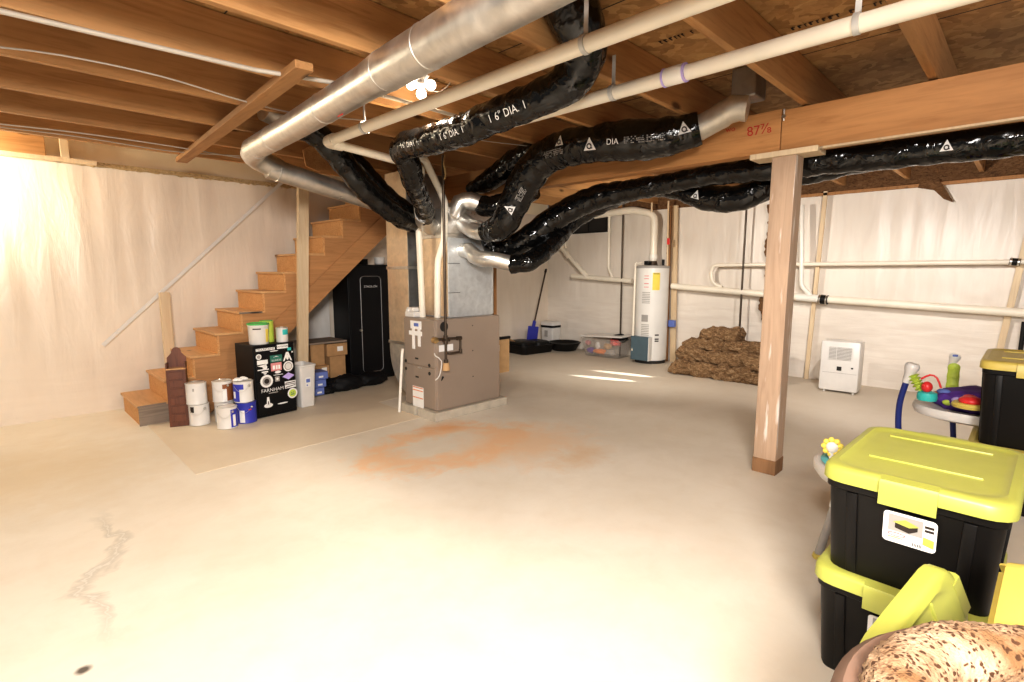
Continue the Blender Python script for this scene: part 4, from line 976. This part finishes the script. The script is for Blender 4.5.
# ------------------------------------------------------------------ dehumidifier
dh = thing('dehumidifier', 'white dehumidifier with a slatted grille on the floor by the back wall', 'dehumidifier', (6.75, 1.43, 0), 0)
T = TL((6.74, 1.43, 0), .04)
MB(T).box(-.12, -.175, .02, .12, .205, .58, .022).build('casing', 'white', dh, True)
MB(T).box(-.124, -.10, .375, -.118, .125, .515, .002).build('grille_recess', 'greyplastic', dh, False)
b = MB(T)
for k in range(9): b.box(-.13, -.10, .38+.0155*k, -.12, .125, .386+.0155*k)
b.box(-.131, -.105, .37, -.119, -.095, .52); b.box(-.131, .12, .37, -.119, .13, .52); b.box(-.131, .045, .37, -.122, .05, .52)
b.build('grille_slats', 'white', dh, False)
MB(T).box(-.124, -.01, .255, -.118, .035, .30).build('control_window', 'slot', dh, False)
MB(T).box(-.124, -.12, .285, -.118, -.10, .30).build('button', 'slot', dh, False)
MB(T).box(-.1225, -.155, .225, -.119, .175, .228).build('bucket_seam', 'greyplastic', dh, False)
for y in (-.13, .15): MB(T).cyl((-.08, y, 0), (-.08, y, .025), .014, seg=10).build('foot', 'white', dh)

# ------------------------------------------------------------------ things in the far corner
cb = carton(4.60, 4.95, .0, 4.95, 5.28, .46, 'tall open cardboard box just behind the furnace', mat='cardtan')
MB().bar((4.62, 5.27, .455), (4.60, 5.31, .68), .30, .006, (0, 1, .3)).build('raised_flap', 'cardtan', cb, False)
MB().bar((4.95, 5.1, .45), (5.06, 5.1, .40), .30, .006, (0, 0, 1)).build('side_flap', 'cardboard', cb, False)
MB().box(4.70, 4.944, .30, 4.76, 4.949, .38).build('white_label', 'paper', cb, False)
tag(MB().box(4.68, 4.935, .45, 4.96, 4.98, .485, .006).build('black_strap', 'rubber', smooth=False), 'black strap lying on the front rim of the open cardboard box', 'strap')
tr = thing('black_tray', 'long low black plastic tray in the corner under the blue broom', 'tray', (6.35, 5.88, 0))
T = TL((6.42, 5.93, 0), -.1)
MB(T).loft([(.66, .46, .08, 0), (.72, .52, .10, .12), (.76, .55, .11, .125), (.76, .55, .11, .14), (.70, .5, .1, .14), (.62, .44, .1, .05)]).build('tray_body', 'blackplastic', tr)
b = MB(T); b.loft([(.32, .42, .08, .05), (.34, .40, .08, .19), (.28, .34, .08, .21)], -.17, 0); b.loft([(.34, .40, .08, .05), (.30, .36, .08, .17), (.26, .30, .08, .185)], .17, 0); b.build('lid_domes', 'rubber', tr)
T = TL((6.98, 5.64, 0))
b = MB(T).lathe([(.16, 0), (.20, .01), (.27, .13), (.285, .135), (.285, .145), (.26, .15), (.18, .04), (.001, .03)], seg=36)
tag(b.build('black_basin', 'blackplastic'), 'round black basin on the floor near the corner', 'basin')
sh = thing('paper_shredder', 'white bin with a black band and top standing in the far corner', 'bin', (7.08, 6.0, 0))
T = TL((7.10, 6.05, 0), .0)
MB(T).loft([(.20, .24, .02, 0), (.24, .28, .03, .36)]).build('bin_body', 'white', sh)
MB(T).loft([(.245, .285, .03, .36), (.25, .29, .03, .40)]).build('black_band', 'rubber', sh)
MB(T).loft([(.25, .29, .03, .40), (.25, .29, .03, .45), (.2, .24, .03, .47)]).build('shredder_head', 'white', sh)
MB(T).box(-.127, -.03, .20, -.118, .04, .31, .002).build('label', 'greyplastic', sh, False)
br = thing('snow_shovel', 'blue snow shovel with a long dark handle leaning in the far corner', 'shovel', (6.85, 6.1, .1))
a, c_ = P(545.5, 272, 1, 6.22), P(534.5, 322, 1, 6.10)
pipe('handle', [a, c_], .014, 'iron', br)
MB().cyl(a, a+(a-c_)*.06, .02, .017).build('grip', 'rubber', br)
b = MB(); d = (c_-a).normalized(); b.bar(c_-d*.02, c_+d*.10, .06, .03, (0, 1, 0), .006); b.bar(c_+d*.08, c_+V(-.08, 0, -.40), .26, .02, (0, 1, 0), .008); b.build('blade', 'blue', br, False)
# clear bin of tools
T = TL((7.0, 4.78, 0), .05)
cbn = thing('clear_storage_bin', 'clear plastic storage bin full of tools beside the water heater', 'bin', (7.0, 4.84, 0), 0)
MB(T).loft([(.38, .62, .05, 0), (.44, .72, .06, .27), (.47, .75, .06, .275), (.47, .75, .06, .29), (.43, .71, .06, .29), (.37, .60, .05, .015)]).build('bin_body', 'clear', cbn)
tag(MB(T).bar((-.02, -.42, .35), (0, .36, .315), .46, .022, (0, 0, 1), .006).build('bin_lid', 'white', smooth=False), 'white lid resting crooked on the clear storage bin', 'lid')
items = [('orange_hose', 'orange', (-.14, .02, .08), (.05, .15, .04), 'orange tool lying low inside the clear bin'), ('white_packet', 'paper', (-.14, .08, .17), (.02, .04, .06), 'white packet upright inside the clear bin'),
         ('red_cloth', 'red', (-.05, -.2, .24), (.10, .09, .06), 'red cloth in the right end of the clear bin'), ('tan_block', 'cardtan', (-.13, -.10, .17), (.05, .07, .05), 'tan wooden piece inside the clear bin'),
         ('grey_tool', 'greyplastic', (-.14, -.14, .08), (.05, .10, .05), 'dark grey tool at the bottom right of the clear bin'), ('pink_ball', 'pinkred', (-.12, .28, .2), (.04, .05, .04), 'pinkish object at the left end of the clear bin'),
         ('grey_tool', 'purple', (-.12, .22, .08), (.05, .07, .05), 'dark purple bundle at the left bottom of the clear bin'), ('black_cloth', 'darkcloth', (.0, -.24, .30), (.12, .12, .07), 'black cloth bulging out of the right end of the clear bin')]
for k, (nm, mt, p_, s_, lb) in enumerate(items):
    q = T @ Vector(p_); b = MB(); bmesh.ops.create_icosphere(b.bm, subdivisions=3, radius=1)
    for v in b.bm.verts:
        kk = 1+.35*noise.noise(v.co*2.2+V(k*7, 0, 0)); v.co = q+V(v.co.x*s_[0]*kk, v.co.y*s_[1]*kk, v.co.z*s_[2]*kk)
    tag(b.build(nm, mt), lb, nm.split('_')[1], 'clutter in the clear bin')

# ------------------------------------------------------------------ storage totes
def tote(x, y, z, L, W, H, label, rz=0, lid='lime', z_lid=True, group='black storage totes with coloured lids', sticker=False, latchsz=.14):
    # x, y: middle of the footprint; long side along local x, latch on the -x end
    o = thing('storage_tote', label, 'tote', (x, y, z), rz, group); T = TL((x, y, z), rz)
    b = MB(T); b.loft([(L*.84, W*.82, .03, 0), (L*.86, W*.84, .04, .01), (L*.93, W*.91, .045, H-.075), (L*.955, W*.94, .045, H-.07), (L*.96, W*.945, .045, H-.022), (L*.90, W*.88, .04, H-.022), (L*.80, W*.78, .03, .012)], cap1=True)
    for sgn in (-1, 1):
        for yy in (-.28, .28): b.bar((sgn*L*.428, yy*W, .02), (sgn*L*.468, yy*W*1.08, H-.075), .03, .012, (1, 0, 0), .003)
        for xx in (-.3, 0, .3): b.bar((xx*L, sgn*W*.418, .02), (xx*L*1.05, sgn*W*.458, H-.075), .03, .012, (0, 1, 0), .003)
    b.build('tote_body', 'blackplastic', o)
    if z_lid:
        add_lid(T @ Matrix.Translation((0, 0, H-.045)), L, W, lid, o, latchsz)
    if sticker:
        q = T @ V(-L*.462, -.010, H-.145); R_ = T.to_3x3() @ V(0, -1, 0); U_ = (T.to_3x3() @ V(-.10, 0, 1)).normalized()
        def F(nm, polys, mt, e): flat(nm, polys, q+T.to_3x3() @ V(-e, 0, 0), R_, U_, mt, o)
        F('product_label', [[(x_, y_) for x_, y_ in rrect(.13, .10, .012, 4)]], 'paper', .012)
        F('label_picture_background', [rct(-.052, -.012, .032, .042)], 'greyplastic', .0125)
        F('label_tote_body', [[(-.035, .0), (.0, -.008), (.02, .005), (.02, .02), (-.035, .018)]], 'ink', .013)
        F('label_tote_lid', [[(-.042, .018), (.0, .01), (.024, .02), (-.01, .033)], [(.034, -.03), (.06, -.036), (.06, -.01), (.034, -.005)]], 'lime', .0135)
        F('label_small_bins', [rct(.036, .012, .058, .02), rct(.036, .024, .058, .032)], 'ink', .0135)
        F('red_oval', [circ(-.03, -.022, .022, sy=.3)], 'red', .013); F('white_oval', [circ(-.03, -.022, .019, sy=.22)], 'paper', .0135)
        F('green_lines', [rct(-.052, -.034, -.015, -.031), rct(-.052, -.039, -.02, -.037)], 'lime', .013)
        F('bar_code', [rct(.01+.004*i, -.044, .012+.004*i, -.034) for i in range(6)], 'ink', .013)
    return o
def add_lid(T, L, W, lid, parent, latchsz=.16, name='lid'):
    b = MB(T)
    ch = .07
    def oct_(l, w, c, z): return [(x, y, z) for x, y in ((l/2, -w/2+c), (l/2, w/2-c), (l/2-c, w/2), (-l/2+c, w/2), (-l/2, w/2-c), (-l/2, -w/2+c), (-l/2+c, -w/2), (l/2-c, -w/2))]
    def rr(l, w, z, r=ch, n=4): return [(x, y, z) for x, y in rrect(l, w, r, n)]
    b.loops([rr(L-.02, W-.02, 0), rr(L, W, 0), rr(L-.002, W-.002, .034), rr(L-.012, W-.012, .043), rr(L-.03, W-.03, .047), rr(L-.075, W-.06, .050), rr(L-.095, W-.075, .044), rr(L-.15, W-.11, .042), rr(.05, .02, .043, .009)], cap0=False)
    o = b.build(name, lid, parent)
    b = MB(T); b.bar((-L*.17, -W*.31, .043), (-L*.17, W*.31, .043), .010, .010, bev=.003)
    b.build('lid_ridge', lid, o)
    MB(T).bar((L*.30, -W*.31, .043), (L*.30, W*.31, .043), .010, .010, bev=.003).build('lid_ridge', lid, o)
    for s_ in (-1, 1):
        b = MB(T); x = s_*L/2
        b.loops([[(x-s_*.035, y, .050), (x+s_*.006, y, .046), (x+s_*.013, y, .034), (x+s_*.012, y, -.030), (x+s_*.004, y, -.032), (x+s_*.003, y, .02), (x-s_*.03, y, .04)] for y in (-latchsz/2, -latchsz/2+.006, latchsz/2-.006, latchsz/2)])
        b.build('latch', lid, o)
    return o
tote(2.20, .207, 0, .665, .455, .372, 'lower black tote with a lime lid under the labelled one, nearest stack on the right', -.03, sticker=True)
tote(2.20, .193, .330, .665, .475, .395, 'large black tote with lime lid and white picture label, top of the nearest stack', -.03, sticker=True)
tote(4.24, -.04, 0, .70, .45, .372, 'lower black tote with a yellow lid beneath the tall far one at the right edge', .0, lid='yellow')
tote(4.24, -.055, .33, .70, .45, .525, 'upper black tote with a yellow lid at the right edge beyond the nearest stack', .0, lid='yellow')
tote(1.42, -.04, 0, .60, .52, .42, 'open black tote in front of the stack, holding loose lids under the pet bed', .0, z_lid=False)
# loose lids standing in the open tote
def loose(lab, A, B, C, mat, L=.5, W=.34):
    A, B, C = Vector(A), Vector(B), Vector(C); u = (B-A).normalized(); n = u.cross(C-A).normalized(); w = n.cross(u)
    T = Matrix((u, w, n)).transposed().to_4x4(); T.translation = A+u*L/2+w*W/2
    o = thing('loose_tote_lid', lab, 'lid', A, 0)
    add_lid(T, L, W, mat, o, .10, 'lid_panel')
    b = MB(T)
    for k in (-.3, -.1, .1, .3): b.bar((-L*.40, W*k, .0), (L*.40, W*k, .0), .008, .05, bev=.002)
    b.build('under_ribs', mat, o)
loose('lime tote lid standing on edge between the stack and the leopard bed', P(931, 553, 0, 1.74), P(868, 630, 0, 1.46), P(931, 553, 0, 1.74)+V(-.09, -.025, -.3), 'lime', .40, .22)
loose('yellow tote lid standing on edge at the right border beside the stack', P(1009, 550, 0, 1.72), P(990, 640, 0, 1.42), P(1009, 550, 0, 1.72)+V(-.04, -.09, -.3), 'yellow', .40, .20)

# ------------------------------------------------------------------ leopard pet bed
bd = thing('pet_bed', 'round brown suede pet bed with a leopard plush bolster in the near right corner', 'pet bed', (1.11, -.20, .42))
T = TL((1.11, -.20, .42)); RR = .335
rings = []
b = MB(T); b.lathe([(.24, 0), (.36, .01), (.40, .05), (.412, .11), (.405, .155), (.385, .175), (.34, .165), (.25, .08), (.001, .04)], seg=56); b.build('suede_base', 'bedbrown', bd)
bm = MB(T); ring = []
cx_ = .035
for i in range(241):
    a = 2*PI*i/240; r = []
    for k in range(44):
        t = 2*PI*k/44; q = V(math.cos(a)*3, math.sin(a)*3, k*.0); q2 = V(math.cos(a)*2.4+math.cos(t)*.8, math.sin(a)*2.4, math.sin(t)*.8)
        rr_ = .060*(1+.10*noise.noise(q)+.06*noise.noise(q2*5)+.09*noise.noise(q2*19))
        R_ = .298+rr_*1.05*math.cos(t)
        r.append(((R_)*math.cos(a), R_*math.sin(a), .175+rr_*.95*math.sin(t)))
    ring.append(r)
bm.loops(ring, False, False); bm.build('plush_bolster', 'leopard', bd)
b = MB(T); b.lathe([(.001, .05), (.19, .05), (.212, .085), (.205, .12), (.18, .138), (.10, .15), (.001, .15)], (0, 0, 0), seg=48); b.build('plush_cushion', 'leopard', bd)

# ------------------------------------------------------------------ baby jumper and activity table
jc = V(4.50, .24, 0)
jm = thing('baby_jumper', 'colourful baby jumper with navy arched legs, white tray and purple seat', 'baby jumper', jc)
def cap_leg(px, py, x, foot, bow, nm='leg'):
    t = P(px, py, 0, x); f = Vector(foot)
    b = MB(); pts = [t, t.lerp(f, .3)+Vector(bow), t.lerp(f, .65)+Vector(bow)*1.1, f]; b.tube(frames(pts, .018), 14); o = b.build(nm, 'navy', jm)
    return t
t1 = cap_leg(907, 379, 4.28, (4.30, .475, .01), (0, .045, 0)); t2 = cap_leg(951, 366, 4.95, (5.0, .30, .01), (.0, .0, 0)); 
cap_leg(1000, 380, 4.7, (4.75, -.2, .01), (0, 0, 0))
for t, tp, nm in ((t1, 'white', 'leg_cap'), (t2, 'white', 'leg_cap')):
    d = V(0, -.25, 1).normalized()
    b = MB(); sc_ = .85 if t is t1 else .7; b.lathe([(r_*sc_, h_*sc_) for r_, h_ in ((.024, -.03), (.026, 0), (.034, .05), (.048, .09), (.05, .11), (.038, .13), (.001, .135))], t, d, 20); o = b.build(nm, tp, jm)
    if t is t2: MB().box(t.x-.04, t.y-.035, t.z+.075, t.x-.02, t.y-.005, t.z+.09, .004).build('blue_button', 'bluebox', o, False)
b = MB(); b.tube(frames([jc+V(.42*math.cos(a), .42*math.sin(a), .02) for a in [2*PI*i/24 for i in range(25)]], .018, .05), 12); b.build('floor_ring', 'navy', jm)
# tray
T = TL((jc.x, jc.y-.10, 0))
rim = lambda k, z: [((.36+.03*math.cos(3*a))*k*math.cos(a), (.36+.03*math.cos(3*a))*k*math.sin(a), z) for a in [2*PI*i/48 for i in range(48)]]
MB(T).loops([rim(.8, .40), rim(.97, .42), rim(1.0, .45), rim(.98, .475), rim(.85, .47), rim(.6, .46), rim(.55, .42)]).build('tray', 'white', jm)
b = MB(T)
bm2 = b.bm; bmesh.ops.create_icosphere(bm2, subdivisions=4, radius=1)
for v in bm2.verts:
    k = 1+.18*noise.noise(v.co*3); v.co = T @ V(v.co.x*.24*k, .03+v.co.y*.24*k, .51+v.co.z*.085*k)
b.build('seat', 'purple', jm)
for k, (a, mt) in enumerate([(1.6+.27*i, ('lilac', 'orange', 'bluebox', 'limesoft', 'lilac', 'red', 'bluebox')[i % 7]) for i in range(12)]):
    q = T @ V(.21*math.cos(a), .03+.21*math.sin(a), .52+.03*(k % 3)-.015); MB().sphere(q, .034, (.7, 1.1, .6), 12).build('seat_patch', mt, jm)
def spring(t, q, mt='limesoft'):
    b = MB(); fr = frames([t, t.lerp(q, .5)+V(0, 0, -.01), q], .026, .005); b.tube(fr, 16, lambda L, a, p: .010*math.sin(L*300)); b.build('fabric_spring', mt, jm)
spring(t1+V(0, -.03, .03), P(924, 392, 0, 4.25)); spring(t2+V(-.03, -.02, .0), P(952, 388, 0, 4.65))
q = P(927, 397, 0, 4.22); MB().lathe([(.05, -.02), (.055, .0), (.05, .03), (.02, .04)], q, seg=20).build('teal_toy', 'teal', jm)
q = P(927, 387, 0, 4.20); MB().sphere(q, .03, (1, 1, 1.2), 14).build('red_toy', 'red', jm)
b = MB(); b.tube(frames([P(921, 379, 0, 4.2), P(930, 375, 0, 4.2), P(937, 378, 0, 4.2), P(941, 388, 0, 4.2)], .006), 8); b.build('red_arch', 'red', jm)
q = P(971, 401, 0, 4.15); MB().sphere(q, .06, (1, 1, .5), 16).build('red_dome', 'red', jm)
q = P(970, 405, 0, 4.15); MB().lathe([(.085, -.015), (.09, 0), (.08, .015), (.001, .015)], q, seg=20).build('yellow_dish', 'yellow', jm)
# small activity table peeping out behind the nearest totes
at_ = thing('activity_table', 'white activity table with a cyan top peeping out left of the nearest totes', 'toy table', (2.85, .44, 0))
T = TL((2.85, .44, 0))
MB(T).lathe([(.16, .36), (.225, .375), (.25, .41), (.25, .44), (.235, .45), (.20, .445), (.001, .44)], seg=40).build('table_rim', 'white', at_)
MB(T).lathe([(.001, .446), (.20, .446), (.22, .452), (.2, .47), (.001, .475)], seg=40).build('table_top', 'cyan', at_)
for a in (.9, 2.4, 3.8, 5.2):
    o = MB(T).cyl((.15*math.cos(a), .15*math.sin(a), .38), (.24*math.cos(a), .24*math.sin(a), .015), .018).build('leg', 'greyplastic', at_)
    MB(T).cyl((.16*math.cos(a), .16*math.sin(a), .33), (.18*math.cos(a), .18*math.sin(a), .25), .024).build('leg_collar', 'white', o)
    MB(T).lathe([(.02, 0), (.024, .01), (.02, .025)], (.242*math.cos(a), .242*math.sin(a), 0), seg=14).build('foot', 'yellow', o)
fp_ = P(831, 450, 0, 2.72)
b = MB()
for k in range(9):
    a = 2*PI*k/9; b.sphere((fp_.x, fp_.y-.005+.035*math.cos(a), fp_.z+.015+.035*math.sin(a)), .013, (1, 1, 1), 8)
o = b.build('flower_petals', 'yellowlabel', at_); 
b = MB().sphere((fp_.x-.005, fp_.y-.005, fp_.z+.015), .026, (.5, 1, 1), 12); b.cyl((fp_.x, fp_.y, fp_.z), (fp_.x+.0, fp_.y-.01, .46), .012, seg=10); b.build('flower_middle', 'white', at_)
tag(MB().cyl((XB-.14, .02, .0), (XB-.14, .02, .86), .02, seg=12).build('dark_rod', 'rubber'), 'dark upright rod by the wall just above the far yellow lid', 'rod')

# ------------------------------------------------------------------ light
def lamp(kind, loc, e, col, **k):
    d = bpy.data.lights.new('lamp', kind); d.energy = e; d.color = col
    o = bpy.data.objects.new('lamp', d); o.location = loc; COL.objects.link(o)
    for a, v in k.items():
        if a == 'aim': o.rotation_euler = (Vector(v)-Vector(loc)).to_track_quat('-Z', 'Y').to_euler()
        else: setattr(d, a, v)
    return o
WARM = (1, .88, .72)
lamp('SPOT', (lp.x, lp.y, 2.385), 105, WARM, spot_size=math.radians(165), spot_blend=.4, shadow_soft_size=.03, aim=(lp.x, lp.y, 0))
lamp('POINT', (-.25, 5.93, 2.2), 55, (1, .93, .72), shadow_soft_size=.1)
lamp('AREA', (-.8, -.9, 2.28), 240, (1, .95, .90), shape='DISK', size=1.0, aim=(3, 3, 1.0))  # added fill behind the camera, out of view, like a bounced flash
lamp('SPOT', (.1, .1, 2.3), 270, (1, .96, .92), spot_size=math.radians(130), spot_blend=1, shadow_soft_size=.25, aim=(2.0, 2.4, 0))  # added fill above the camera, out of view, brightens the floor
lamp('SPOT', (4.7, 3.3, 1.95), 120, (1, .93, .83), spot_size=math.radians(150), spot_blend=.8, shadow_soft_size=0, aim=(7.3, 3.9, .9))  # added fill spot on the back wall, zero size so it stays unseen
lamp('SPOT', (4.9, .9, 1.9), 115, (1, .95, .9), spot_size=math.radians(150), spot_blend=.8, shadow_soft_size=0, aim=(7.3, .6, .9))  # second unseen fill spot, added for the right end of that wall
for a_, c_, e in ((P(580, 376, 2, 0), P(632, 381, 2, 0), 1), (P(603, 371.5, 2, 0), P(648, 376.5, 2, 0), 1)):
    md_ = (a_+c_)/2; d = (c_-a_).normalized(); lamp('SPOT', md_+d*3.6*.985+V(0, 0, .62), 5000, (1, .96, .9), aim=md_, spot_size=math.radians(2.6), spot_blend=.5, shadow_soft_size=.005)
w = bpy.data.worlds.new('world'); bpy.context.scene.world = w; w.use_nodes = True
bg = w.node_tree.nodes['Background']; bg.inputs[0].default_value = (1, .93, .85, 1); bg.inputs[1].default_value = .22
sc = bpy.context.scene
sc.view_settings.view_transform = 'Standard'; sc.view_settings.look = 'None'; sc.view_settings.exposure = .12; sc.view_settings.gamma = .88
